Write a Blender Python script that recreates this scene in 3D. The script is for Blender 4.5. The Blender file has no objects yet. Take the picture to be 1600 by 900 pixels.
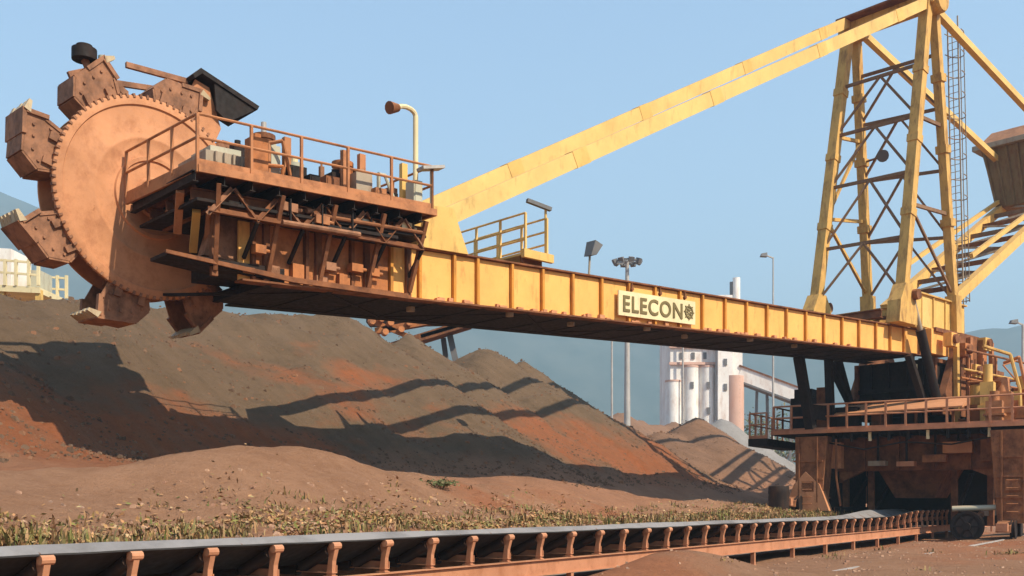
import bpy, math, random
import numpy as np
from mathutils import Vector, Matrix

R = math.radians
rnd = random.Random(7)
scene = bpy.context.scene
COL = scene.collection

# ------------------------------------------------------------------ camera
cam_d = bpy.data.cameras.new('camera')
cam_d.sensor_width = 36.0
cam_d.lens = 36.0
cam_d.shift_y = 0.2106            # level camera, frame raised (horizon low in the picture)
cam_d.clip_end = 20000
cam = bpy.data.objects.new('camera', cam_d)
cam.location = (0, 0, 1.5)
cam.rotation_euler = (R(90), 0, 0)
COL.objects.link(cam)
scene.camera = cam

# ------------------------------------------------------------------ sky, sun, exposure
SUN_AZ, SUN_EL = 52.0, 44.0       # sun behind the camera, to the right
to_sun = Vector((math.sin(R(SUN_AZ)) * math.cos(R(SUN_EL)), -math.cos(R(SUN_AZ)) * math.cos(R(SUN_EL)), math.sin(R(SUN_EL))))
world = bpy.data.worlds.new('World')
scene.world = world
world.use_nodes = True
wn = world.node_tree
bg = wn.nodes['Background']
sky = wn.nodes.new('ShaderNodeTexSky')
sky.sky_type = 'NISHITA'
sky.sun_disc = False
sky.sun_elevation = R(SUN_EL)
sky.sun_rotation = R(180 - SUN_AZ)
sky.altitude = 0
sky.air_density = 1.5
sky.dust_density = 0.25
sky.ozone_density = 2.4
wn.links.new(sky.outputs[0], bg.inputs[0])
bg.inputs[1].default_value = 0.127
sun_d = bpy.data.lights.new('sun', 'SUN')
sun_d.energy = 5.0
sun_d.angle = R(0.5)
sun_d.color = (1.0, 0.88, 0.70)
sun = bpy.data.objects.new('sun', sun_d)
sun.rotation_euler = to_sun.to_track_quat('Z', 'Y').to_euler()
sun.location = (30, -30, 60)
COL.objects.link(sun)
vs = scene.view_settings
vs.view_transform = 'Standard'
vs.look = 'None'
vs.exposure = 0.92
vs.gamma = 1.0
vs.use_curve_mapping = False

# ------------------------------------------------------------------ frames of reference
TH = R(33.69)                                  # heading of the yard conveyor and the rails
DV = np.array([math.sin(TH), math.cos(TH)])    # along the conveyor, away from the camera
NV = np.array([-math.cos(TH), math.sin(TH)])   # across it, towards the stockpile
def yard(a, l, z=0.0):
    v = a * DV + l * NV
    return Vector((v[0], v[1], z))
SLEW = yard(48.4, 10.1)
AZ = R(47.4)                                   # heading of the boom
M_ROOT = Matrix.Translation(SLEW) @ Matrix.Rotation(math.atan2(-math.cos(AZ), -math.sin(AZ)), 4, 'Z')
M_YARD = Matrix(((DV[0], NV[0], 0, 0), (DV[1], NV[1], 0, 0), (0, 0, 1, 0), (0, 0, 0, 1)))
YARD_IN_ROOT = M_ROOT.inverted() @ M_YARD      # yard coordinates (a, l, z) to machine coordinates (s, t, z)

# ------------------------------------------------------------------ materials
def nt_new(name):
    m = bpy.data.materials.new(name)
    m.use_nodes = True
    return m, m.node_tree, m.node_tree.nodes['Principled BSDF']

def N(nt, kind, **kw):
    nd = nt.nodes.new(kind)
    for k, v in kw.items():
        if k in ('operation', 'blend_type', 'data_type', 'noise_dimensions', 'feature', 'distance'):
            setattr(nd, k, v)
    return nd

def noise(nt, vec, scale, detail=5.0, rough=0.6, stretch=None):
    if stretch:
        mp = nt.nodes.new('ShaderNodeMapping')
        mp.inputs['Scale'].default_value = stretch
        nt.links.new(vec, mp.inputs['Vector'])
        vec = mp.outputs[0]
    nz = nt.nodes.new('ShaderNodeTexNoise')
    nz.inputs['Scale'].default_value = scale
    nz.inputs['Detail'].default_value = detail
    nz.inputs['Roughness'].default_value = rough
    nt.links.new(vec, nz.inputs['Vector'])
    return nz.outputs['Fac']

def ramp(nt, fac, lo, hi, a=0.0, b=1.0):
    mr = nt.nodes.new('ShaderNodeMapRange')
    mr.inputs[1].default_value = lo
    mr.inputs[2].default_value = hi
    mr.inputs[3].default_value = a
    mr.inputs[4].default_value = b
    nt.links.new(fac, mr.inputs[0])
    return mr.outputs[0]

def mix(nt, fac, a, b):
    mx = nt.nodes.new('ShaderNodeMix')
    mx.data_type = 'RGBA'
    if isinstance(fac, (int, float)):
        mx.inputs[0].default_value = fac
    else:
        nt.links.new(fac, mx.inputs[0])
    for i, c in ((6, a), (7, b)):
        if isinstance(c, tuple):
            mx.inputs[i].default_value = (*c, 1)
        else:
            nt.links.new(c, mx.inputs[i])
    return mx.outputs[2]

def math_n(nt, op, a, b=None):
    nd = nt.nodes.new('ShaderNodeMath')
    nd.operation = op
    for i, c in enumerate((a, b)):
        if c is None:
            continue
        if isinstance(c, (int, float)):
            nd.inputs[i].default_value = c
        else:
            nt.links.new(c, nd.inputs[i])
    return nd.outputs[0]

def bump(nt, bsdf, height, strength, dist):
    b = nt.nodes.new('ShaderNodeBump')
    b.inputs['Strength'].default_value = strength
    b.inputs['Distance'].default_value = dist
    nt.links.new(height, b.inputs['Height'])
    nt.links.new(b.outputs[0], bsdf.inputs['Normal'])

rz0 = math.atan2(math.cos(R(33.69)), math.sin(R(33.69)))      # heading of the stockpile
ORE_DUST = (0.36, 0.155, 0.07)
def paint(name, base, rust=(0.16, 0.06, 0.025), rust_amt=0.3, dust_amt=0.6, dust=ORE_DUST, rough=0.62, scale=1.0, metal=0.0, grain=(1.5, 1.5, 0.45)):
    """Weathered painted steel: tone variation, rain streaks of rust, ore dust lying on upward faces."""
    m, nt, b = nt_new(name)
    geo = nt.nodes.new('ShaderNodeNewGeometry')
    pos = geo.outputs['Position']
    n1 = noise(nt, pos, 0.9 * scale, 6, 0.65)
    n2 = noise(nt, pos, 2.6 * scale, 7, 0.7, grain)
    n3 = noise(nt, pos, 9.0 * scale, 4, 0.6)
    tone = mix(nt, ramp(nt, n1, 0.3, 0.7), tuple(c * 0.80 for c in base), tuple(min(1, c * 1.12) for c in base))
    streak = ramp(nt, n2, 0.62 - 0.30 * rust_amt, 0.80 - 0.18 * rust_amt, 0.0, min(1.0, 0.35 + rust_amt))
    c = mix(nt, streak, tone, rust)
    spots = ramp(nt, n3, 0.66, 0.74, 0.0, 0.55 * min(1.0, rust_amt * 2))
    c = mix(nt, spots, c, tuple(x * 0.7 for x in rust))
    sep = nt.nodes.new('ShaderNodeSeparateXYZ')
    nt.links.new(geo.outputs['Normal'], sep.inputs[0])
    up = ramp(nt, sep.outputs[2], 0.25, 0.85, 0.0, dust_amt)
    c = mix(nt, math_n(nt, 'MULTIPLY', up, ramp(nt, n1, 0.25, 0.55, 0.5, 1.0)), c, dust)
    light = ramp(nt, n1, 0.35, 0.62, 0.0, dust_amt * (0.22 if rough != 0.7 else 0.06))
    c = mix(nt, light, c, dust)
    nt.links.new(c, b.inputs['Base Color'])
    nt.links.new(ramp(nt, n3, 0.3, 0.7, rough - 0.1, rough + 0.2), b.inputs['Roughness'])
    b.inputs['Metallic'].default_value = metal
    b.inputs['Specular IOR Level'].default_value = 0.25
    bump(nt, b, n3, 0.12, 0.02)
    return m

MAT = {}
MAT['girder'] = paint('girder_orange_yellow', (0.86, 0.435, 0.118), rust_amt=0.22, dust_amt=0.4)
MAT['stiff'] = paint('stiffener_ochre', (0.58, 0.25, 0.035), rust_amt=0.4, dust_amt=0.4)
MAT['yellow'] = paint('yellow_paint', (0.70, 0.44, 0.13), rust_amt=0.26, dust_amt=0.3)
MAT['pale'] = paint('pale_yellow_paint', (0.72, 0.475, 0.16), rust_amt=0.2, dust_amt=0.25)
MAT['mast'] = paint('mast_yellow', (0.62, 0.37, 0.105), rust_amt=0.46, dust_amt=0.3)
MAT['brace'] = paint('brace_brown', (0.22, 0.13, 0.07), rust_amt=0.5, dust_amt=0.3)
MAT['disc'] = paint('ore_coated_steel', (0.55, 0.25, 0.118), rust=(0.34, 0.135, 0.06), rust_amt=0.5, dust_amt=0.5, dust=(0.55, 0.25, 0.12), rough=0.75, grain=(1.0, 1.0, 0.85))
MAT['bucket'] = paint('bucket_steel', (0.34, 0.16, 0.085), rust=(0.10, 0.048, 0.028), rust_amt=0.66, dust_amt=0.5, dust=(0.42, 0.20, 0.10), rough=0.75, grain=(1.0, 1.0, 0.85))
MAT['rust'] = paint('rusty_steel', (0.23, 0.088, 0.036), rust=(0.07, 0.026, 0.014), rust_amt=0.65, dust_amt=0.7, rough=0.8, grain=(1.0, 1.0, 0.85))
MAT['portal'] = paint('portal_rust', (0.33, 0.135, 0.055), rust=(0.10, 0.036, 0.018), rust_amt=0.66, dust_amt=0.8, rough=0.8, grain=(1.0, 1.0, 0.85))
MAT['rail'] = paint('handrail_orange', (0.45, 0.185, 0.075), rust_amt=0.5, dust_amt=0.4, grain=(1.0, 1.0, 0.85))
MAT['dark'] = paint('greasy_shaded_steel', (0.014, 0.010, 0.008), rust=(0.03, 0.013, 0.008), rust_amt=0.5, dust_amt=0.4, dust=(0.16, 0.07, 0.035), rough=0.7, grain=(1.0, 1.0, 0.85))  # greasy steel, darkened to put the shade of undersides into its colour
MAT['grey'] = paint('dusty_grey', (0.36, 0.30, 0.22), rust_amt=0.4, dust_amt=0.6)
MAT['tank'] = paint('pale_green_grey', (0.46, 0.45, 0.34), rust_amt=0.3, dust_amt=0.4)
MAT['motor'] = paint('motor_orange', (0.46, 0.165, 0.052), rust_amt=0.55, dust_amt=0.5, grain=(1.0, 1.0, 0.85))
MAT['steel'] = paint('galvanised_steel', (0.42, 0.40, 0.37), rust_amt=0.25, dust_amt=0.25, metal=0.2)
MAT['tooth'] = paint('worn_teeth', (0.46, 0.36, 0.22), rust_amt=0.3, dust_amt=0.2, rough=0.5)
MAT['cream'] = paint('cream_board', (0.74, 0.62, 0.36), rust_amt=0.14, dust_amt=0.15)
MAT['letter'] = paint('letter_olive', (0.17, 0.13, 0.05), rust_amt=0.1, dust_amt=0.1)
MAT['rubber'] = paint('belt_rubber', (0.030, 0.027, 0.026), rust=(0.05, 0.04, 0.034), rust_amt=0.3, dust_amt=0.95, dust=(0.25, 0.23, 0.22), rough=0.7)
MAT['roller'] = paint('black_roller', (0.03, 0.027, 0.026), rust=(0.10, 0.05, 0.03), rust_amt=0.4, dust_amt=0.35, rough=0.45)
MAT['bracket'] = paint('idler_bracket', (0.50, 0.22, 0.115), rust=(0.28, 0.10, 0.04), rust_amt=0.45, dust_amt=0.5, dust=(0.48, 0.25, 0.14), grain=(1.0, 1.0, 0.85))
MAT['white'] = paint('white_cladding', (0.82, 0.79, 0.73), rust=(0.55, 0.40, 0.32), rust_amt=0.45, dust_amt=0.15, scale=0.25)
MAT['pink'] = paint('pink_concrete', (0.62, 0.40, 0.31), rust=(0.5, 0.26, 0.18), rust_amt=0.35, dust_amt=0.15, scale=0.12)
MAT['greydark'] = paint('dark_grey_steel', (0.15, 0.15, 0.15), rust_amt=0.2, dust_amt=0.15)
MAT['cwbody'] = paint('olive_brown_steel', (0.23, 0.15, 0.065), rust_amt=0.5, dust_amt=0.3)
m, nt, b = nt_new('lamp_glass')
b.inputs['Base Color'].default_value = (0.55, 0.56, 0.55, 1)
b.inputs['Roughness'].default_value = 0.15
MAT['glass'] = m

def earth(name, cols, patch=0.11, fine=3.0, red=None, red_amt=0.5, streak=None, skirt=None):
    """Loose ore or soil: three noise scales of tone, optional red patches, granular bump."""
    m, nt, b = nt_new(name)
    geo = nt.nodes.new('ShaderNodeNewGeometry')
    pos = geo.outputs['Position']
    big = noise(nt, pos, patch, 6, 0.62, streak)
    mid = noise(nt, pos, patch * 7, 7, 0.68)
    sm = noise(nt, pos, fine, 9, 0.78)
    c = mix(nt, ramp(nt, mid, 0.35, 0.65), cols[0], cols[1])
    c = mix(nt, ramp(nt, sm, 0.42, 0.72, 0.0, 0.75), c, cols[2])
    if red and skirt:
        sp0 = nt.nodes.new('ShaderNodeSeparateXYZ')
        nt.links.new(pos, sp0.inputs[0])
        big = math_n(nt, 'ADD', big, math_n(nt, 'MULTIPLY', math_n(nt, 'SUBTRACT', 5.2, sp0.outputs[2]), 0.022))
    if red:
        c = mix(nt, ramp(nt, big, 0.60 - 0.2 * red_amt, 0.68 - 0.16 * red_amt, 0.0, 0.9), c, mix(nt, ramp(nt, sm, 0.35, 0.65), red, tuple(x * 0.72 for x in red)))
    if skirt:                                  # runnels down the face; spilled red soil mixed in at the foot
        mp = nt.nodes.new('ShaderNodeMapping')
        mp.inputs['Rotation'].default_value = (0, 0, -rz0)
        nt.links.new(pos, mp.inputs['Vector'])
        run = noise(nt, mp.outputs[0], 1.0, 5, 0.6, (2.2, 0.22, 0.25))
        c = mix(nt, ramp(nt, run, 0.38, 0.62, 0.0, 0.30), c, tuple(x * 1.2 for x in cols[2]))
        sp = nt.nodes.new('ShaderNodeSeparateXYZ')
        nt.links.new(pos, sp.inputs[0])
        lv_ = math_n(nt, 'ADD', sp.outputs[2], math_n(nt, 'MULTIPLY', big, 3.2))
        lv_ = math_n(nt, 'ADD', lv_, math_n(nt, 'MULTIPLY', sm, 0.9))
        sc = mix(nt, ramp(nt, mid, 0.35, 0.65), skirt, tuple(x * 0.78 for x in skirt))
        c = mix(nt, ramp(nt, lv_, 5.3, 4.2, 0.0, 1.0), c, sc)
    grain = noise(nt, pos, fine * 5, 6, 0.8)
    c = mix(nt, ramp(nt, grain, 0.56, 0.70, 0.0, 0.42), c, tuple(x * 0.42 for x in cols[1]))
    c = mix(nt, ramp(nt, grain, 0.44, 0.34, 0.0, 0.30), c, tuple(min(1, x * 1.5) for x in cols[0]))
    nt.links.new(c, b.inputs['Base Color'])
    b.inputs['Roughness'].default_value = 0.95
    b.inputs['Specular IOR Level'].default_value = 0.1
    if skirt:
        sm = math_n(nt, 'ADD', sm, math_n(nt, 'MULTIPLY', run, 1.2))
    h = math_n(nt, 'ADD', sm, math_n(nt, 'MULTIPLY', grain, 0.5))
    bump(nt, b, h, 1.0, 0.14)
    return m
MAT['ore'] = earth('iron_ore', ((0.168, 0.110, 0.066), (0.120, 0.080, 0.047), (0.19, 0.122, 0.074)), red=(0.36, 0.115, 0.045), red_amt=0.42, streak=(1, 1, 1.6), skirt=(0.41, 0.20, 0.112))
MAT['ore2'] = earth('brown_ore', ((0.235, 0.135, 0.085), (0.175, 0.10, 0.062), (0.27, 0.15, 0.09)), red=(0.34, 0.15, 0.08), red_amt=0.3, skirt=(0.41, 0.20, 0.112))
MAT['ore3'] = earth('pale_grey_ore', ((0.30, 0.275, 0.25), (0.24, 0.215, 0.195), (0.33, 0.30, 0.28)))
MAT['soil'] = earth('red_soil', ((0.39, 0.205, 0.115), (0.29, 0.146, 0.080), (0.43, 0.24, 0.145)), patch=0.09, red=(0.43, 0.165, 0.078), red_amt=0.5)

def blades(name, cols):
    m, nt, b = nt_new(name)
    geo = nt.nodes.new('ShaderNodeNewGeometry')
    rp = nt.nodes.new('ShaderNodeValToRGB')
    el = rp.color_ramp.elements
    while len(el) < len(cols):
        el.new(0.5)
    for i, c in enumerate(cols):
        el[i].position = i / (len(cols) - 1)
        el[i].color = (*c, 1)
    nt.links.new(geo.outputs['Random Per Island'], rp.inputs[0])
    nt.links.new(rp.outputs[0], b.inputs['Base Color'])
    b.inputs['Roughness'].default_value = 0.8
    b.inputs['Specular IOR Level'].default_value = 0.15
    return m
MAT['dry'] = blades('dry_grass', [(0.34, 0.19, 0.085), (0.28, 0.17, 0.07), (0.19, 0.165, 0.05), (0.10, 0.12, 0.03), (0.42, 0.26, 0.13), (0.22, 0.11, 0.05), (0.08, 0.065, 0.03), (0.30, 0.22, 0.10)])
MAT['litter'] = blades('dead_leaves', [(0.42, 0.22, 0.09), (0.50, 0.29, 0.14), (0.30, 0.15, 0.06), (0.19, 0.19, 0.05), (0.46, 0.22, 0.10), (0.14, 0.08, 0.04), (0.17, 0.18, 0.05), (0.50, 0.34, 0.19)])
MAT['leaf'] = blades('shrub_leaf', [(0.07, 0.10, 0.035), (0.12, 0.14, 0.055), (0.20, 0.17, 0.09)])
MAT['lump'] = blades('ore_lump', [(0.17, 0.10, 0.06), (0.12, 0.072, 0.045), (0.26, 0.125, 0.065), (0.10, 0.062, 0.04), (0.21, 0.125, 0.075)])
MAT['stone'] = blades('rubble', [(0.40, 0.22, 0.13), (0.30, 0.16, 0.10), (0.46, 0.28, 0.18), (0.22, 0.14, 0.10)])
m, nt, b = nt_new('wooded_hill')
pos = nt.nodes.new('ShaderNodeNewGeometry').outputs['Position']
nt.links.new(mix(nt, ramp(nt, noise(nt, pos, 0.02, 6, 0.7), 0.35, 0.65), (0.06, 0.085, 0.07), (0.10, 0.12, 0.10)), b.inputs['Base Color'])
b.inputs['Roughness'].default_value = 1.0
b.inputs['Specular IOR Level'].default_value = 0.0
MAT['hill'] = m
# ------------------------------------------------------------------ mesh builder
class MB:
    def __init__(self, M=None):
        self.v, self.f, self.M = [], [], M
    def pts(self, ps):
        i = len(self.v)
        for p in ps:
            p = Vector(p)
            self.v.append(self.M @ p if self.M else p)
        return i
    def hexa(self, c):                         # 8 corners: bottom ring then top ring
        i = self.pts(c)
        for q in ((3, 2, 1, 0), (4, 5, 6, 7), (0, 1, 5, 4), (1, 2, 6, 5), (2, 3, 7, 6), (3, 0, 4, 7)):
            self.f.append(tuple(i + k for k in q))
        return self
    def box(self, x0, x1, y0, y1, z0, z1):
        return self.hexa([(x0, y0, z0), (x1, y0, z0), (x1, y1, z0), (x0, y1, z0), (x0, y0, z1), (x1, y0, z1), (x1, y1, z1), (x0, y1, z1)])
    def bar(self, p, q, w, h=None, up=(0, 0, 1)):
        p, q = Vector(p), Vector(q)
        h = w if h is None else h
        d = (q - p).normalized()
        side = d.cross(Vector(up))
        if side.length < 1e-4:
            side = d.cross(Vector((1, 0, 0)))
        side.normalize()
        u = side.cross(d).normalized()
        a, b_ = side * w / 2, u * h / 2
        return self.hexa([p - a - b_, p + a - b_, p + a + b_, p - a + b_, q - a - b_, q + a - b_, q + a + b_, q - a + b_])
    def angle(self, p, q, w, th=0.02, up=(0, 0, 1)):   # an L section
        p, q = Vector(p), Vector(q)
        d = (q - p).normalized()
        side = d.cross(Vector(up))
        if side.length < 1e-4:
            side = d.cross(Vector((1, 0, 0)))
        side.normalize()
        u = side.cross(d).normalized()
        self.bar(p, q, w, th, up)
        o = side * (w / 2 - th / 2) + u * (w / 2 + th / 2)
        return self.bar(p + o, q + o, th, w, up)
    def ibeam(self, p, q, w, h, th=0.03, up=(0, 0, 1)):
        p, q = Vector(p), Vector(q)
        d = (q - p).normalized()
        side = d.cross(Vector(up))
        if side.length < 1e-4:
            side = d.cross(Vector((1, 0, 0)))
        side.normalize()
        u = side.cross(d).normalized()
        o = u * (h / 2 - th / 2)
        self.bar(p + o, q + o, w, th, up)
        self.bar(p - o, q - o, w, th, up)
        return self.bar(p, q, th, h - 2 * th, up)
    def tube(self, p, q, r, n=10, r2=None):
        p, q = Vector(p), Vector(q)
        r2 = r if r2 is None else r2
        d = (q - p).normalized()
        s = d.cross(Vector((0, 0, 1)))
        if s.length < 1e-4:
            s = Vector((1, 0, 0))
        s.normalize()
        u = d.cross(s)
        ring = [(math.cos(2 * math.pi * k / n), math.sin(2 * math.pi * k / n)) for k in range(n)]
        i = self.pts([p + s * c * r + u * e * r for c, e in ring] + [q + s * c * r2 + u * e * r2 for c, e in ring])
        for k in range(n):
            j = (k + 1) % n
            self.f.append((i + k, i + j, i + n + j, i + n + k))
        self.f.append(tuple(i + k for k in range(n - 1, -1, -1)))
        self.f.append(tuple(i + n + k for k in range(n)))
        return self
    def path(self, ps, r, n=8):
        for p, q in zip(ps[:-1], ps[1:]):
            self.tube(p, q, r, n)
        return self
    def prism(self, poly, vec):                # closed polygon (3D points) pushed along vec
        n = len(poly)
        i = self.pts([Vector(p) for p in poly] + [Vector(p) + Vector(vec) for p in poly])
        self.f.append(tuple(i + k for k in range(n - 1, -1, -1)))
        self.f.append(tuple(i + n + k for k in range(n)))
        for k in range(n):
            j = (k + 1) % n
            self.f.append((i + k, i + j, i + n + j, i + n + k))
        return self
    def lathe(self, prof, n=48, axis='y', close=False):   # prof: (radius, position along axis)
        m_ = len(prof)
        ps = []
        for k in range(n):
            c, s = math.cos(2 * math.pi * k / n), math.sin(2 * math.pi * k / n)
            for r, h in prof:
                ps.append({'y': (r * c, h, r * s), 'z': (r * c, r * s, h), 'x': (h, r * c, r * s)}[axis])
        i = self.pts(ps)
        for k in range(n):
            k2 = (k + 1) % n
            for j in range(m_ - 1 + (1 if close else 0)):
                j2 = (j + 1) % m_
                self.f.append((i + k * m_ + j, i + k2 * m_ + j, i + k2 * m_ + j2, i + k * m_ + j2))
        return self
    def mesh(self, name, mat, smooth=False):
        me = bpy.data.meshes.new(name)
        me.from_pydata([tuple(p) for p in self.v], [], self.f)
        me.materials.append(MAT[mat])
        me.update()
        import bmesh
        bm = bmesh.new()
        bm.from_mesh(me)
        bmesh.ops.recalc_face_normals(bm, faces=bm.faces)
        bm.to_mesh(me)
        bm.free()
        if smooth:
            for p in me.polygons:
                p.use_smooth = True
            try:
                me.set_sharp_from_angle(angle=R(40))
            except Exception:
                pass
        return me
    def build(self, name, mat, parent=None, smooth=False, loc=None, rot=None, label=None, cat=None, group=None, kind=None):
        o = bpy.data.objects.new(name, self.mesh(name, mat, smooth))
        return link(o, parent, loc, rot, label, cat, group, kind)

def link(o, parent=None, loc=None, rot=None, label=None, cat=None, group=None, kind=None):
    COL.objects.link(o)
    if parent is not None:
        o.parent = parent
    if loc is not None:
        o.location = loc
    if rot is not None:
        o.rotation_euler = rot
    if label: o['label'] = label
    if cat: o['category'] = cat
    if group: o['group'] = group
    if kind: o['kind'] = kind
    return o

def share(name, me, parent, loc=(0, 0, 0), rot=(0, 0, 0)):
    return link(bpy.data.objects.new(name, me), parent, loc, rot)

def thing(name, label, cat, loc=(0, 0, 0), rot=(0, 0, 0), group=None):
    return link(bpy.data.objects.new(name, None), None, loc, rot, label, cat, group)

def handrail(parent, pts, h=1.05, mat='rail', step=1.3, r=0.03, rails=(1.0, 0.55), toe=True, M=None, closed=False):
    """Posts one by one along a polyline of feet, with rails between the corners."""
    seq = list(zip(pts[:-1], pts[1:]))
    for k, (p, q) in enumerate(seq):
        p, q = Vector(p), Vector(q)
        n = max(1, round((q - p).length / step))
        for j in range(n + (1 if k == len(seq) - 1 else 0)):
            f = p.lerp(q, j / n)
            MB(M).bar(f, f + Vector((0, 0, h)), r * 2, r * 2).build('handrail_post', mat, parent)
        for fr in rails:
            o = Vector((0, 0, h * fr))
            MB(M).tube(p + o, q + o, r, 6).build('handrail', mat, parent)
        if toe:
            o = Vector((0, 0, 0.07))
            MB(M).bar(p + o, q + o, 0.012, 0.14).build('toe_board', mat, parent)

# ------------------------------------------------------------------ noise for terrain
def _hash(ix, iy, seed):
    h = (ix.astype(np.int64) * 374761393 + iy.astype(np.int64) * 668265263 + seed * 974711) & 0x7fffffff
    h = ((h ^ (h >> 13)) * 1274126177) & 0x7fffffff
    return ((h ^ (h >> 16)) & 0xffff) / 65535.0
def vnoise(x, y, seed=0):
    x0, y0 = np.floor(x), np.floor(y)
    fx, fy = x - x0, y - y0
    fx, fy = fx * fx * (3 - 2 * fx), fy * fy * (3 - 2 * fy)
    g = lambda i, j: _hash(x0 + i, y0 + j, seed)
    return (g(0, 0) * (1 - fx) + g(1, 0) * fx) * (1 - fy) + (g(0, 1) * (1 - fx) + g(1, 1) * fx) * fy - 0.5
def fbm(x, y, o=5, seed=0, gain=0.5):
    s, a, f = 0, 1.0, 1.0
    for k in range(o):
        s = s + a * vnoise(x * f + 17 * k, y * f - 9 * k, seed + k)
        a *= gain
        f *= 2.03
    return s
def sstep(x, a, b_):
    t = np.clip((x - a) / (b_ - a), 0, 1)
    return t * t * (3 - 2 * t)

def grid_obj(name, U, V, Z, mat, xy, **kw):
    """A sheet over a (u, v) grid: xy maps to world x, y."""
    X, Y = xy(U, V)
    nu, nv = U.shape
    verts = np.stack([X, Y, Z], -1).reshape(-1, 3)
    idx = np.arange(nu * nv).reshape(nu, nv)
    faces = np.stack([idx[:-1, :-1], idx[1:, :-1], idx[1:, 1:], idx[:-1, 1:]], -1).reshape(-1, 4)
    e1 = verts[faces[0, 1]] - verts[faces[0, 0]]
    e2 = verts[faces[0, 3]] - verts[faces[0, 0]]
    if np.cross(e1, e2)[2] < 0:
        faces = faces[:, ::-1]
    me = bpy.data.meshes.new(name)
    me.from_pydata(verts.tolist(), [], faces.tolist())
    me.materials.append(MAT[mat])
    me.polygons.foreach_set('use_smooth', [True] * len(me.polygons))
    me.update()
    return link(bpy.data.objects.new(name, me), **kw)

def yard_xy(A, L):
    return A * DV[0] + L * NV[0], A * DV[1] + L * NV[1]

# ------------------------------------------------------------------ ground
def ground_h(A, L):
    z = np.zeros_like(A)
    z = z + 0.95 * sstep(L, 11.2, 12.9) + 1.0 * sstep(L, 12.9, 19.5) - 0.9 * sstep(L, 30, 55)
    near = sstep(-L, -8.6, -7.2)                          # camera side of the conveyor
    z = z + near * (0.10 + 0.22 * np.clip(fbm(A / 5.0, L / 4.0, 3, 5) + 0.25, 0, 1))
    z = z + 0.95 * np.exp(-((A - 17.5) / 5.0) ** 2 - ((L - 17.8) / 2.3) ** 2) + 0.35 * np.exp(-((A - 27.0) / 4.0) ** 2 - ((L - 17.5) / 1.8) ** 2)
    z = z + 0.50 * np.exp(-((A - 15.8) / 3.0) ** 2 - ((L - 7.3) / 0.95) ** 2)
    z = z - 0.35 * np.exp(-((A) / 5.0) ** 2 - ((L) / 4.0) ** 2)
    rough = 0.05 + 0.22 * sstep(L, 11.4, 13.0)
    z = z + rough * fbm(A / 1.9, L / 1.9, 5, 11)
    return z
def spread(fine_lo, fine_hi, step, far, ratio=1.22):
    mid = list(np.arange(fine_lo, fine_hi + 1e-6, step))
    up, d = [], step
    x = fine_hi
    while x < far:
        d *= ratio
        x += d
        up.append(x)
    dn, d = [], step
    x = fine_lo
    while x > -far:
        d *= ratio
        x -= d
        dn.append(x)
    return np.array(dn[::-1] + mid + up)
ua = spread(-6, 66, 0.28, 2600)
ul = spread(-1, 36, 0.20, 2600)
A, L = np.meshgrid(ua, ul, indexing='ij')
grid_obj('ground', A, L, ground_h(A, L), 'soil', yard_xy, kind='structure')

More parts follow.
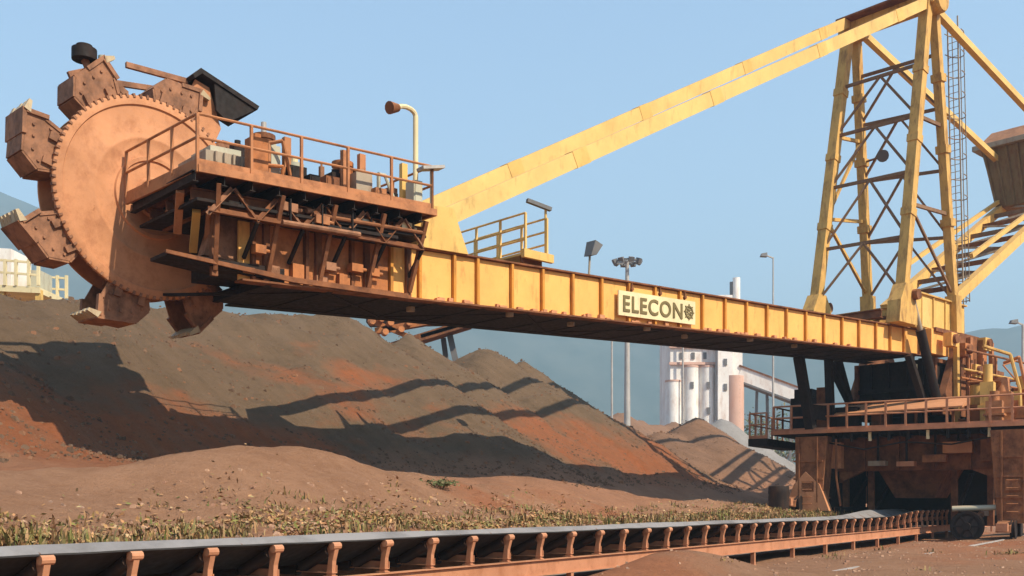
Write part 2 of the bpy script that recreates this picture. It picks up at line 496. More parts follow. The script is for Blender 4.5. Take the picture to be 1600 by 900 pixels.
# ------------------------------------------------------------------ stockpiles
def pile(name, label, peaks, a0, a1, l0, l1, slope, mat, step=0.24, amp=0.22, seed=3, ridge=(), group=None, toe=1.3, lumps=0):
    """Tipped cones run together: loose material at its angle of repose, gullied and lumpy."""
    A, L = np.meshgrid(np.arange(a0, a1, step), np.arange(l0, l1, step), indexing='ij')
    Aw = A + 0.5 * fbm(A / 4.5, L / 4.5, 4, seed)
    Lw = L + 0.8 * fbm(A / 4.5, L / 4.5, 4, seed + 40)
    Z = np.full(A.shape, -50.0)
    for pa, pl, ph in peaks:
        dist = np.sqrt((Aw - pa) ** 2 + (Lw - pl) ** 2 + 0.03)
        Z = np.maximum(Z, ph - slope * dist)
    for (pa, pl, ph), (qa, ql, qh) in ridge:
        k = np.clip(((Aw - pa) * (qa - pa) + (Lw - pl) * (ql - pl)) / ((qa - pa) ** 2 + (ql - pl) ** 2), 0, 1)
        dist = np.sqrt((Aw - pa - k * (qa - pa)) ** 2 + (Lw - pl - k * (ql - pl)) ** 2 + 0.12)
        Z = np.maximum(Z, ph + k * (qh - ph) - slope * dist)
    gh = ground_h(A, L)
    d = Z - gh
    Z = gh + np.where(d > toe, d, np.where(d > -toe, (d + toe) ** 2 / (4 * toe), 0)) - 0.03   # the toe runs out into the ground
    rise = np.clip((Z - gh) / 1.5, 0, 1)
    lump = fbm(A / 2.2, L / 2.2, 5, seed + 9, 0.55)
    big_l = fbm(A / 6.0, L / 3.2, 3, seed + 60)
    Z = Z + rise * (amp * lump + 0.40 * big_l * np.clip((Z - gh) / 4.0, 0, 1) + 0.16 * np.abs(fbm(A / 0.7, L / 0.7, 3, seed + 21)))
    Z = np.where(rise <= 0.015, gh - 0.06, Z)
    o = grid_obj(name, A, L, Z, mat, yard_xy, label=label, cat='stockpile', group=group)
    # lumps that rolled out on the face
    ok = np.argwhere((rise > 0.15) & (L < max(p[1] for p in peaks) + 1))
    V, Fc = [], []
    for q in range(lumps):
        i, j = ok[rnd.randrange(len(ok))]
        low = 1.0 - min(1.0, max(0.0, (Z[i, j] - gh[i, j]) / 6.0))
        if rnd.random() > 0.25 + 0.75 * low:
            continue
        r_ = rnd.uniform(0.012, 0.036) + 0.06 * rnd.random() ** 9
        a_, l_ = A[i, j] + rnd.uniform(0, step), L[i, j] + rnd.uniform(0, step)
        p = yard(a_, l_, Z[i, j] + slope * (l_ - L[i, j]) * 0.8)
        k0 = len(V)
        for c in ((-1, -1, -.8), (1, -1, -.8), (1, 1, -.8), (-1, 1, -.8), (-.7, -.6, .7), (.6, -.7, .8), (.7, .6, .6), (-.6, .7, .9)):
            V.append((p.x + r_ * c[0] * rnd.uniform(0.6, 1.3), p.y + r_ * c[1] * rnd.uniform(0.6, 1.3), p.z + r_ * c[2] * rnd.uniform(0.6, 1.1)))
        for f in ((4, 5, 6, 7), (0, 1, 5, 4), (1, 2, 6, 5), (2, 3, 7, 6), (3, 0, 4, 7)):
            Fc.append(tuple(k0 + x for x in f))
    if V:
        me = bpy.data.meshes.new('ore_lumps')
        me.from_pydata(V, [], Fc)
        me.materials.append(MAT['lump'])
        link(bpy.data.objects.new('ore_lumps', me), o, kind='stuff')
    return o
main_ridge = [((-16, 29.3, 7.7), (8, 29.6, 7.9)), ((8, 29.6, 7.9), (18, 29.4, 7.9)), ((18, 29.4, 8.1), (26, 29.6, 9.0)), ((26, 29.6, 9.0), (30.6, 29.5, 9.4))]
pile('ore_stockpile', 'long brown ore stockpile beneath the bucket wheel', [(30.9, 29.5, 9.6), (35.7, 29.4, 9.2), (41.9, 29.5, 9.5), (45.4, 29.5, 9.1), (12.5, 29.2, 8.3), (3, 29.6, 8.2)], -16, 62, 12.2, 46, 0.66, 'ore', ridge=main_ridge, step=0.2, lumps=26000)
pile('ore_heap', 'rounded brown ore heap in front of the white silos', [(56.8, 25.0, 6.7)], 42, 72, 13.0, 40, 0.56, 'ore2', seed=23, amp=0.18, lumps=2500, ridge=[((53.5, 25.6, 5.9), (59.5, 24.6, 5.9))])
pile('grey_heap', 'pale grey heap sloping down behind the rounded brown heap', [(80.4, 32.9, 8.6)], 64, 97, 17, 49, 0.66, 'ore3', seed=31, amp=0.2, step=0.35)
pile('stockpile', 'far low brown stockpile seen past the end of the long stockpile', [(118, 62, 13.5), (130, 60, 13.0), (143, 58, 12.0)], 84, 170, 38, 84, 0.6, 'ore2', seed=51, amp=0.3, step=0.6, ridge=[((118, 62, 12.8), (150, 58, 11.8))])

# ------------------------------------------------------------------ hill behind everything
px = np.array([-2600, -900, -300, 0, 300, 600, 850, 1050, 1300, 1600, 2100, 3200, 4600], float)
py = np.array([640, 470, 350, 300, 340, 410, 462, 500, 520, 505, 540, 600, 690], float)
X = np.linspace(-3000, 3400, 330)
T = np.linspace(0, 1, 26)
XX, TT = np.meshgrid(X, T, indexing='ij')
ridge_h = np.interp(800 + XX / 1500 * 1600, px, py)
ridge_h = (787 - ridge_h) / 1600 * 1500 * (1 + 0.05 * fbm(XX / 140, XX * 0, 5, 77))
YY = 1000 + TT * 1000
prof = np.sin(np.clip(TT * 2, 0, 1) * math.pi / 2) ** 1.2 * np.where(TT > 0.5, 1 - 0.3 * (TT - 0.5), 1)
ZZ = ridge_h * prof + 34 * fbm(XX / 150, YY / 150, 5, 78) * np.clip(TT * 3, 0, 1) - 3
grid_obj('hill', XX, YY, ZZ, 'hill', lambda u, v: (u, v), kind='structure')

# ------------------------------------------------------------------ rails of the travelling machine
for l, nm in ((6.0, 'rusty travel rail on the near side of the belt conveyor'), (14.2, 'rusty travel rail on the far side of the belt conveyor')):
    z0 = 0.16 if l < 10 else 1.12
    mb = MB(M_YARD)
    a0 = 12 if l < 10 else 40
    mb.box(a0, 120, l - 0.07, l + 0.07, z0 - 0.14, z0 - 0.11).box(a0, 120, l - 0.012, l + 0.012, z0 - 0.11, z0 - 0.04).box(a0, 120, l - 0.04, l + 0.04, z0 - 0.04, z0)
    mb.build('travel_rail', 'steel', label=nm, cat='rail')

# ------------------------------------------------------------------ yard belt conveyor
conv = thing('belt_conveyor', 'long yard belt conveyor on rusty idler stands in the foreground', 'conveyor', yard(5, 10.1, 0.065))
MC = Matrix.Translation(-yard(5, 10.1)) @ M_YARD
LC = 10.1
def belt_z(a):
    return 0.955 + 0.22 * float(sstep(np.array(a), 37.0, 43.5))
half = [(-0.97, 0.012), (-0.84, -0.03), (-0.66, -0.13), (-0.30, -0.30), (0.30, -0.30), (0.66, -0.13), (0.84, -0.03), (0.97, 0.012)]
def belt_mesh(prof, zf, a0, a1, step, th=0.018):
    A_ = np.arange(a0, a1 + 1e-6, step)
    n = len(prof)
    mb = MB(MC)
    for a in A_:
        sag = -0.006 * math.sin(math.pi * ((a + 0.35) % 1.0)) + 0.012 * math.sin(a * 0.9) * math.sin(a * 0.37)
        mb.pts([(a, LC + y, zf(a) + z + sag) for y, z in prof] + [(a, LC + y, zf(a) + z + sag - th) for y, z in prof])
    for k in range(len(A_) - 1):
        o, p = k * 2 * n, (k + 1) * 2 * n
        for j in range(n - 1):
            mb.f.append((o + j, o + j + 1, p + j + 1, p + j))
            mb.f.append((o + n + j, p + n + j, p + n + j + 1, o + n + j + 1))
        mb.f.append((o, p, p + n, o + n))
        mb.f.append((o + n - 1, o + 2 * n - 1, p + 2 * n - 1, p + n - 1))
    return mb
belt_mesh(half, belt_z, -3, 49, 0.25).build('carrying_belt', 'rubber', conv, smooth=True, label='grey troughed rubber belt')
belt_mesh([(-0.8, 0), (0, -0.02), (0.8, 0)], lambda a: 0.16, -3, 60, 0.5).build('return_belt', 'rubber', conv)
for side in (-1, 1):
    y = LC + side * 0.93
    mb = MB(MC)
    mb.box(-3, 60, y - 0.012, y + 0.012, 0.24, 0.48).box(-3, 60, y - 0.06, y + 0.06, 0.48, 0.495).box(-3, 60, y - 0.06, y + 0.06, 0.225, 0.24)
    mb.build('stringer', 'bracket', conv)
mb = MB()
mb.box(-0.045, 0.045, -0.05, 0.05, -0.12, 0.24).box(-0.10, 0.10, -0.09, 0.09, -0.10, -0.07)
post_me = mb.mesh('stringer_post', 'bracket')
rz = math.atan2(DV[1], DV[0])
def conv_at(a, l, z):
    return yard(a, l, z) - yard(5, 10.1)
for k in range(22):
    for side in (-1, 1):
        a = -2.4 + 3.0 * k
        share('stringer_post', post_me, conv, conv_at(a, LC + side * 0.93, -0.02), (0, 0, rz))
# one idler stand: cross beam, two upright end brackets, two inner brackets, three rollers
def bracket_mb(mb, side):
    y = side * 0.93
    s = -side
    prof = [(y + s * 0.0, 0.0), (y + s * 0.10, 0.0), (y + s * 0.055, 0.26), (y + s * 0.08, 0.36), (y + s * 0.04, 0.43), (y - s * 0.04, 0.43), (y - s * 0.06, 0.37), (y - s * 0.01, 0.2)]
    mb.prism([(-0.035, p[0], p[1]) for p in prof], (0.07, 0, 0))
    mb.tube((-0.07, y - s * 0.03, 0.395), (0.07, y - s * 0.03, 0.395), 0.05, 10)
    mb.box(-0.05, 0.05, y - 0.02 if s > 0 else y - 0.14, y + 0.14 if s > 0 else y + 0.02, 0.0, 0.015)
mb = MB()
mb.angle((0, -0.95, 0.05), (0, 0.95, 0.05), 0.09, 0.012)
bracket_mb(mb, -1)
bracket_mb(mb, 1)
for y in (-0.33, 0.33):
    mb.bar((0, y, 0.05), (0, y, 0.20), 0.05, 0.03)
idler_me = mb.mesh('idler_frame', 'bracket')
def roller_mb(p, q):
    p, q = Vector(p), Vector(q)
    d = (q - p).normalized()
    return MB().tube(p, q, 0.078, 12).tube(p - d * 0.03, p, 0.022, 6).tube(q, q + d * 0.03, 0.022, 6)
rollers = [roller_mb((0.0, -0.85, 0.335), (0.0, -0.37, 0.105)).mesh('roller', 'roller', True), roller_mb((0, -0.31, 0.075), (0, 0.31, 0.075)).mesh('roller', 'roller', True), roller_mb((0.0, 0.37, 0.105), (0.0, 0.85, 0.335)).mesh('roller', 'roller', True)]
for k in range(52):
    a = -2.35 + k * 1.0
    z = belt_z(a) - 0.455
    fr = share('idler_frame', idler_me, conv, conv_at(a + rnd.uniform(-0.02, 0.02), LC, z), (0, 0, rz + R(rnd.uniform(-1.2, 1.2))))
    for r_ in rollers:
        share('roller', r_, fr)
    if z > 0.54:
        MB().bar((0, -0.93, 0), (0, -0.93, 0.45 - z), 0.07).bar((0, 0.93, 0), (0, 0.93, 0.45 - z), 0.07).build('riser', 'bracket', fr)

# ------------------------------------------------------------------ bucket wheel reclaimer
rec = link(bpy.data.objects.new('bucket_wheel_reclaimer', None), label='huge yellow and rusty bucket wheel reclaimer spanning the picture', cat='reclaimer')
rec.matrix_world = M_ROOT
zt = lambda s: 8.83 - 0.0388 * s          # top and bottom of the boom girders
zb = lambda s: 7.86 - 0.0470 * s
TG = 1.4

# --- boom: two plate girders, top and bottom flanges, web panels between stiffeners
S_END, S_HINGE = 35.6, 2.2
def girder(side, s1):
    mb = MB()
    y = side * (TG - 0.05)
    mb.hexa([(S_HINGE, y - 0.03, zb(S_HINGE)), (s1, y - 0.03, zb(s1)), (s1, y + 0.03, zb(s1)), (S_HINGE, y + 0.03, zb(S_HINGE)),
             (S_HINGE, y - 0.03, zt(S_HINGE)), (s1, y - 0.03, zt(s1)), (s1, y + 0.03, zt(s1)), (S_HINGE, y + 0.03, zt(S_HINGE))])
    return mb
boom = girder(1, 34.2).build('boom', 'girder', rec)
girder(-1, 33.0).build('plate_girder', 'girder', boom)
def sloped(s0, s1, y0, y1, f, lo, hi):
    return [(s0, y0, f(s0) + lo), (s1, y0, f(s1) + lo), (s1, y1, f(s1) + lo), (s0, y1, f(s0) + lo), (s0, y0, f(s0) + hi), (s1, y0, f(s1) + hi), (s1, y1, f(s1) + hi), (s0, y1, f(s0) + hi)]
for side, s1 in ((1, 29.6), (-1, 33.0)):
    y = side * TG
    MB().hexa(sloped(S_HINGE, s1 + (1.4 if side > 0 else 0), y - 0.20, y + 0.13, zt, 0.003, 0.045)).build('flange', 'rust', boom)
    MB().hexa(sloped(S_HINGE, 34.2 if side > 0 else 33.0, y - 0.20, y + 0.16, zb, -0.045, -0.003)).build('flange', 'rust' if side > 0 else 'dark', boom)  # far flange takes the black tone for underside shade
st = [29.45, 28.37, 27.6, 26.41, 25.28, 24.12, 22.93, 21.75, 20.55, 19.35, 18.2, 17.0, 15.8, 14.6, 13.4, 12.15, 10.93, 9.65, 8.4, 7.1, 5.95, 4.8]
edges = [33.9, 32.6, 31.4, 30.3] + st + [3.5]
for i, s in enumerate(edges[:-1]):
    ru = s > 31.0
    a_, b_ = edges[i + 1] + 0.055, s - 0.055
    y = TG + rnd.uniform(-0.003, 0.004)
    MB().hexa([(a_, y - 0.02, zb(a_) + 0.02), (b_, y - 0.02, zb(b_) + 0.02), (b_, y + 0.012, zb(b_) + 0.02), (a_, y + 0.012, zb(a_) + 0.02),
               (a_, y - 0.02, zt(a_) - 0.02), (b_, y - 0.02, zt(b_) - 0.02), (b_, y + 0.012, zt(b_) - 0.02), (a_, y + 0.012, zt(a_) - 0.02)]).build('web_panel', 'motor' if ru else 'girder', boom)
    MB().hexa([(s - 0.04, TG - 0.02, zb(s) + 0.01), (s + 0.04, TG - 0.02, zb(s) + 0.01), (s + 0.04, TG + 0.11, zb(s) + 0.01), (s - 0.04, TG + 0.11, zb(s) + 0.01),
               (s - 0.04, TG - 0.02, zt(s) - 0.01), (s + 0.04, TG - 0.02, zt(s) - 0.01), (s + 0.04, TG + 0.11, zt(s) - 0.01), (s - 0.04, TG + 0.11, zt(s) - 0.01)]).build('stiffener', 'rust' if ru else 'stiff', boom)
# drips of ore along the lower edge of the near girder
for k in range(46):
    s = rnd.uniform(9, 29)
    MB().box(s - rnd.uniform(0.04, 0.12), s + rnd.uniform(0.04, 0.12), TG + 0.02, TG + rnd.uniform(0.08, 0.14), zb(s) + 0.002, zb(s) + rnd.uniform(0.03, 0.11)).build('ore_crust', 'disc', boom)
# underside: cross beams, plan bracing, belt trough
MB().hexa(sloped(3, 33.5, -TG + 0.1, TG - 0.1, zb, -0.03, 0.16)).build('belt_deck', 'dark', boom)  # solid black slab; underside shade put into its depth and colour
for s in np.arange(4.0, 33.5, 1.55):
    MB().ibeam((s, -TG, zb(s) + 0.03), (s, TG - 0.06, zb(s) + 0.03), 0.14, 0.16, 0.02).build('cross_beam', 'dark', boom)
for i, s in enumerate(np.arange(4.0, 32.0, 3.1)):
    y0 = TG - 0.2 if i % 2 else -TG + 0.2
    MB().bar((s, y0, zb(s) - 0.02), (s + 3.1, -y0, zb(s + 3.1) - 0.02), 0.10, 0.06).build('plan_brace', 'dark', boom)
for s, y in ((20.6, 1.2), (15.2, 1.2), (26.2, 1.15), (23.4, 0.7), (18.0, 0.6), (12.0, 0.9), (29.0, 0.5)):
    MB().tube((s, y, zb(s) - 0.14), (s, y, zb(s) - 0.02), 0.11, 12).build('bearing_cap', 'grey', boom, smooth=True)
# boom belt and its idlers between the girders
MB().hexa(sloped(3, 34, -0.7, 0.7, zb, 0.95, 0.98)).build('boom_belt', 'rubber', boom)
for s in np.arange(4, 33, 1.5):
    MB().tube((s, -0.72, zb(s) + 0.88), (s, 0.72, zb(s) + 0.88), 0.06, 8).build('boom_roller', 'roller', boom)
# long nose of the near girder below the drive platform, lying across the disc
MB().prism([(29.9, TG + 0.16, zb(29.9) - 0.06), (33.0, TG + 0.16, zb(33) + 0.02), (35.9, TG + 0.16, 6.50), (35.9, TG + 0.16, 6.57), (33.0, TG + 0.16, 6.44), (29.9, TG + 0.16, zb(29.9) + 0.06)], (0, 0.06, 0)).build('nose_plate', 'rust', boom)
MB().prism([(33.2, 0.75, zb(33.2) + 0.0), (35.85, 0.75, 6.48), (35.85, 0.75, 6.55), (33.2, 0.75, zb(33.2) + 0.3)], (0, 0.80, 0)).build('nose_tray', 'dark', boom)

# --- sign board with its lettering
sg = MB()
sg.hexa([(18.69, TG + 0.12, 7.10), (22.30, TG + 0.12, 6.965), (22.30, TG + 0.16, 6.965), (18.69, TG + 0.16, 7.10), (18.69, TG + 0.12, 7.82), (22.30, TG + 0.12, 7.685), (22.30, TG + 0.16, 7.685), (18.69, TG + 0.16, 7.82)])
sign = sg.build('sign_board', 'cream', rec, label='cream board lettered ELECON on the boom girder')
def lettering(txt, size, origin, xdir, ydir, mat, parent, name='lettering', depth=0.012, sx=1.0):
    cu = bpy.data.curves.new(name, 'FONT')
    cu.body = txt
    cu.size = size
    cu.extrude = depth
    cu.offset = 0.012
    cu.space_character = 1.12
    tmp = bpy.data.objects.new(name + '_tmp', cu)
    COL.objects.link(tmp)
    bpy.context.view_layer.update()
    me = bpy.data.meshes.new_from_object(tmp.evaluated_get(bpy.context.evaluated_depsgraph_get()))
    bpy.data.objects.remove(tmp)
    me.name = name
    me.materials.clear()
    me.materials.append(MAT[mat])
    x, y = Vector(xdir).normalized(), Vector(ydir).normalized()
    z = x.cross(y)
    for v in me.vertices:
        v.co = Vector(origin) + x * v.co.x * sx + y * v.co.y + z * v.co.z
    return link(bpy.data.objects.new(name, me), parent)
lx = Vector((-1, 0, 0.0385))
lettering('ELECON', 0.66, (22.15, TG + 0.17, 7.10), lx, (0, 0, 1), 'letter', sign, sx=1.05)
em = MB(Matrix.Translation((19.02, TG + 0.175, 7.455)))
em.lathe([(0.20, -0.012), (0.20, 0.012), (0.15, 0.012), (0.15, -0.012)], 24, 'y', True)
for k in range(8):
    c, s_ = math.cos(k * math.pi / 4), math.sin(k * math.pi / 4)
    em.bar((c * 0.04, 0, s_ * 0.04), (c * 0.25, 0, s_ * 0.25), 0.03, 0.02, (0, 1, 0))
em.build('emblem', 'letter', sign)
for s in (21.7, 20.4, 19.2):
    MB().bar((s, TG + 0.13, zt(s) - 0.27), (s, TG + 0.13, zt(s) - 0.02), 0.06, 0.03).tube((s, TG + 0.1, zt(s) - 0.2), (s, TG + 0.19, zt(s) - 0.2), 0.05, 8).build('sign_hanger', 'rust', sign)

# --- bucket wheel
WC = Vector((35.02, -1.0, 8.32))
YAW = R(4)
wheel = MB().lathe([(0.01, 0.10), (0.42, 0.10), (0.46, 0.03), (0.80, 0.02), (0.82, 0.06), (0.90, 0.06), (0.92, 0.00), (1.25, -0.05), (1.30, -0.02), (1.36, -0.02), (1.40, -0.04), (2.02, -0.02), (2.04, 0.02), (2.20, 0.02), (2.24, -0.01), (2.24, -0.08), (1.62, -0.10), (1.62, -0.84), (2.18, -0.86), (2.18, -0.92), (0.01, -0.92)], 96).build('bucket_wheel', 'disc', rec, smooth=True, loc=WC, rot=(0, 0, YAW))
mb = MB()
for k in range(88):
    a_ = 2 * math.pi * k / 88
    M = Matrix.Rotation(-a_, 4, 'Y')
    t_ = MB(M)
    t_.box(2.18, 2.262, -0.07, 0.04, -0.026, 0.026)
    i = len(mb.v)
    mb.v += t_.v
    mb.f += [tuple(i + q for q in f) for f in t_.f]
mb.build('rim_teeth', 'bucket', wheel, kind='stuff')
MB().lathe([(0.01, 0.42), (0.26, 0.42), (0.30, 0.36), (0.30, 0.10), (0.40, 0.10)], 28).build('hub', 'rust', wheel, smooth=True)
bolt_me = MB().tube((0, 0.0, 0), (0, 0.05, 0), 0.035, 6).mesh('hub_bolt', 'rust')
for k in range(14):
    share('hub_bolt', bolt_me, wheel, (0.36 * math.cos(k * math.pi / 7), 0.095, 0.36 * math.sin(k * math.pi / 7)))
# one bucket: side plates, back, floor, lip band; mouth towards +z (direction of travel)
prof = [(2.02, -0.40), (2.44, -0.56), (2.80, -0.34), (2.95, 0.46), (2.60, 0.56), (2.02, 0.42)]
def plate(mb, p, q, y0, y1, th=0.045):
    p, q = Vector((p[0], 0, p[1])), Vector((q[0], 0, q[1]))
    d = (q - p).normalized()
    nrm = Vector((d.z, 0, -d.x)) * th
    mb.hexa([p + Vector((0, y0, 0)), q + Vector((0, y0, 0)), q + Vector((0, y0, 0)) + nrm, p + Vector((0, y0, 0)) + nrm,
             p + Vector((0, y1, 0)), q + Vector((0, y1, 0)), q + Vector((0, y1, 0)) + nrm, p + Vector((0, y1, 0)) + nrm])
bk = MB()
for y in (-0.14, -0.94):
    bk.prism([(r_, y, u) for r_, u in prof], (0, 0.05, 0))
plate(bk, prof[0], prof[1], -0.90, -0.10)
plate(bk, prof[1], prof[2], -0.90, -0.10)
plate(bk, prof[2], prof[3], -0.90, -0.10)
plate(bk, (2.84, 0.02), (2.97, 0.54), -0.98, -0.06, 0.09)
bk.bar((2.52, -0.10, 0.56), (2.97, -0.10, 0.48), 0.09, 0.12, (0, 1, 0)).bar((2.52, -0.92, 0.56), (2.97, -0.92, 0.48), 0.09, 0.10, (0, 1, 0))
bk.bar((2.06, -0.10, 0.38), (2.56, -0.10, 0.50), 0.07, 0.07, (0, 1, 0))
for y in (-0.28, -0.78):
    bk.prism([(1.5, y, -0.30), (2.10, y, -0.32), (2.10, y, 0.30), (1.5, y, 0.22)], (0, 0.05, 0))
for rr, uu in ((2.30, -0.34), (2.48, -0.40), (2.64, -0.22), (2.70, 0.05), (2.76, 0.28), (2.42, 0.36)):
    bk.tube((rr, -0.10, uu), (rr, -0.055, uu), 0.032, 6)
bk.box(2.06, 2.42, -0.10, -0.02, -0.40, -0.26).box(2.06, 2.42, -0.10, -0.02, 0.14, 0.30)
bucket_me = bk.mesh('bucket', 'bucket')
tooth_me = MB().hexa([(-0.09, -0.10, -0.10), (0.06, -0.10, -0.10), (0.06, 0.10, -0.10), (-0.09, 0.10, -0.10), (-0.01, -0.06, 0.15), (0.06, -0.06, 0.15), (0.06, 0.06, 0.15), (-0.01, 0.06, 0.15)]).mesh('tooth', 'tooth')
WM = Matrix.Translation(WC) @ Matrix.Rotation(YAW, 4, 'Z')
for k in range(8):
    phi = R(59 + 45 * k + rnd.uniform(-1.5, 1.5))
    M = WM @ Matrix.Rotation(-phi, 4, 'Y')
    o = share('bucket', bucket_me, rec)
    o.matrix_basis = M
    for j in range(5):
        share('tooth', tooth_me, o, (2.95, -0.13 - 0.19 * j, 0.58), (0, R(-12 + rnd.uniform(-7, 7)), 0))

# --- chute hood above the far side of the wheel: sloping roof plate and cheeks
hood = MB().prism([(34.05, -2.6, 11.42), (33.85, -2.6, 11.62), (32.35, -2.6, 11.12), (32.40, -2.6, 11.02), (33.82, -2.6, 11.50), (34.0, -2.6, 11.34)], (0, 1.5, 0)).build('chute_hood', 'dark', rec)
MB().prism([(34.1, -1.35, 10.9), (33.9, -1.35, 11.40), (33.55, -1.35, 11.30), (33.25, -1.35, 10.4), (33.6, -1.35, 9.6), (34.3, -1.35, 9.8)], (0, 0.05, 0)).build('cheek_plate', 'disc', hood)
MB().prism([(34.6, -2.6, 10.9), (33.9, -2.6, 11.55), (32.9, -2.6, 11.25), (33.0, -2.6, 9.6), (34.3, -2.6, 9.6)], (0, 0.05, 0)).build('cheek_plate', 'bucket', hood)
MB().bar((35.45, -1.5, 11.35), (34.0, -1.5, 11.38), 0.09, 0.12).build('hood_beam', 'bucket', hood)
MB().prism([(33.5, -1.2, 11.38), (32.42, -1.2, 11.03), (33.15, -1.2, 10.55), (33.45, -1.2, 10.75)], (0, 0.06, 0)).build('underside_shade', 'dark', hood)  # upright dark plate standing for the hood roof's shaded underside
MB().bar((35.4, -2.3, 11.2), (34.0, -2.3, 11.38), 0.09, 0.12).build('hood_beam', 'bucket', hood)
drum = MB().tube((36.42, -1.35, 11.12), (36.42, -1.35, 11.36), 0.26, 20).tube((36.42, -1.35, 11.36), (36.42, -1.35, 11.44), 0.17, 16).build('round_drum', 'dark', rec, smooth=True)  # dark round piece above the wheel, of no settled function
MB().bar((36.42, -1.35, 11.15), (36.05, -1.35, 10.35), 0.16, 0.10).bar((36.1, -1.35, 11.02), (36.75, -1.35, 10.70), 0.10, 0.14).bar((36.1, -1.35, 11.02), (35.5, -1.35, 10.62), 0.10, 0.14).build('mount_bracket', 'bucket', drum)
MB().tube((36.02, -1.35, 11.0), (36.02, -1.35, 11.32), 0.10, 10).build('white_cap', 'tank', drum, smooth=True)

# --- drive platform beside the wheel
zp = lambda s: 9.72 - 0.044 * s
P0, P1, PN, PF = 29.6, 35.55, 2.3, -0.85
plat = MB().hexa(sloped(P0, P1, PF, PN, zp, -0.07, 0.0)).build('drive_platform', 'rust', rec)
MB().hexa(sloped(P0 + 0.1, P1 - 0.1, PF + 0.1, PN - 0.25, zp, -0.62, -0.56)).build('grating', 'dark', plat)
for (p, q) in (((P0, PN), (P1, PN)), ((P1, PN), (P1 + 0.15, PF)), ((P0, PN), (P0, PF))):
    MB().bar((p[0], p[1], zp(p[0]) - 0.055), (q[0], q[1], zp(q[0]) - 0.055), 0.06, 0.15).build('edge_channel', 'rail', plat)
for s in np.arange(30.0, 35.6, 0.62):
    MB().ibeam((s, PF + 0.05, zp(s) - 0.20), (s, PN - 0.05, zp(s) - 0.20), 0.12, 0.22, 0.02).build('deck_beam', 'dark', plat)  # black tone stands in for the shade below the deck
for y in (1.75, 0.6, -0.2):
    MB().ibeam((P0, y, zp(P0) - 0.42), (P1 - 0.1, y, zp(P1) - 0.42), 0.14, 0.24, 0.025).build('deck_girder', 'rust', plat)
for s in (29.8, 31.0, 32.3, 33.6, 34.8):
    MB().bar((s, TG + 0.12, zb(s) + 0.12), (s + (0.25 if s > 34 else 0.0), PN - 0.12, zp(s) - 0.26), 0.09, 0.09).build('knee_brace', 'rust', plat)
    MB().bar((s, TG + 0.06, zb(s)), (s, TG + 0.06, zp(s) - 0.3), 0.14, 0.10, (0, 1, 0)).build('bracket_post', 'rust', plat)
yt = 2.05                                   # near truss carrying the deck edge
MB().angle((29.8, yt, zp(29.8) - 0.92), (35.2, yt, zp(35.2) - 0.80), 0.10, 0.02).build('chord', 'rust', plat)
for k in range(10):
    s0 = 29.8 + 0.54 * k
    za, zc = (-0.28, -0.88) if k % 2 else (-0.88, -0.28)
    MB().angle((s0, yt, zp(s0) + za), (s0 + 0.54, yt, zp(s0 + 0.54) + zc), 0.07, 0.015).build('truss_diagonal', 'rust' if k % 3 else 'bucket', plat)
    if k % 2 == 0:
        MB().bar((s0, TG + 0.05, zb(s0) + 0.45), (s0, yt, zp(s0) - 0.88), 0.07, 0.07).build('truss_strut', 'dark', plat)
for s, y, z, w, mt in ((34.5, 1.75, -0.55, 0.30, 'grey'), (33.4, 2.0, -0.45, 0.42, 'bucket'), (32.6, 2.05, -0.62, 0.34, 'rail'), (31.3, 1.9, -0.5, 0.35, 'tank'), (30.2, 1.9, -0.4, 0.34, 'cream'), (33.9, 1.7, -1.35, 0.25, 'motor'), (31.4, 1.6, -1.45, 0.3, 'motor'), (30.9, 1.6, -1.5, 0.22, 'motor'), (32.1, 1.6, -1.5, 0.26, 'bucket')):
    MB().box(s - w / 2, s + w / 2, y - 0.10, y + 0.10, zp(s) + z - 0.09, zp(s) + z + 0.09).tube((s - w / 2, y, zp(s) + z), (s - w / 2 - 0.14, y, zp(s) + z), 0.04, 8).build('junction_box', mt, plat)
for k in range(9):                          # long pipes and cable trays hung below the deck
    y, z = 1.55 + 0.075 * k, -0.42 - 0.10 * ((k * 3) % 5)
    s0 = 29.8 + 0.37 * ((k * 5) % 7)
    s1 = min(35.1, s0 + 1.6 + 0.35 * ((k * 2) % 5))
    if k % 3 == 0:
        MB().bar((s0, y, zp(s0) + z), (s1, y, zp(s1) + z), 0.16, 0.07).build('cable_tray', 'dark', plat)
    else:
        MB().tube((s0, y, zp(s0) + z), (s1, y, zp(s1) + z), 0.035 + 0.012 * (k % 3), 8).build('pipe', ('dark', 'rust', 'bucket')[k % 3], plat, smooth=True)
    for f in (0.1, 0.5, 0.9):
        sh = s0 + (s1 - s0) * f
        MB().bar((sh, y, zp(sh) - 0.3), (sh, y, zp(sh) + z - 0.04), 0.05, 0.03).build('pipe_hanger', 'dark', plat)
for k in range(11):                         # ribs, ledges and bolted pads on the web behind
    s0 = 31.15 + 0.30 * k
    if k % 2:
        MB().box(s0 + 0.06, s0 + 0.34, TG + 0.012, TG + 0.15, zb(s0) + 0.10, zb(s0) + 0.24 + 0.10 * (k % 3)).build('bolted_pad', 'motor' if k % 4 == 1 else 'bucket', plat)
for s0, z0, z1, mt in ((34.55, -1.55, -0.62, 'disc'), (34.85, -1.3, -0.7, 'yellow'), (35.2, -0.95, -0.35, 'disc')):
    MB().bar((s0, 0.6, zp(s0) + z0), (s0 + 0.35, 1.5, zp(s0) + z1), 0.16, 0.10).build('corner_brace', mt, plat)
    MB().bar((s0 + 0.1, -0.6, zp(s0) + z1 + 0.1), (s0 + 0.1, 1.6, zp(s0) + z1 + 0.1), 0.10, 0.12).build('corner_beam', 'rust', plat)
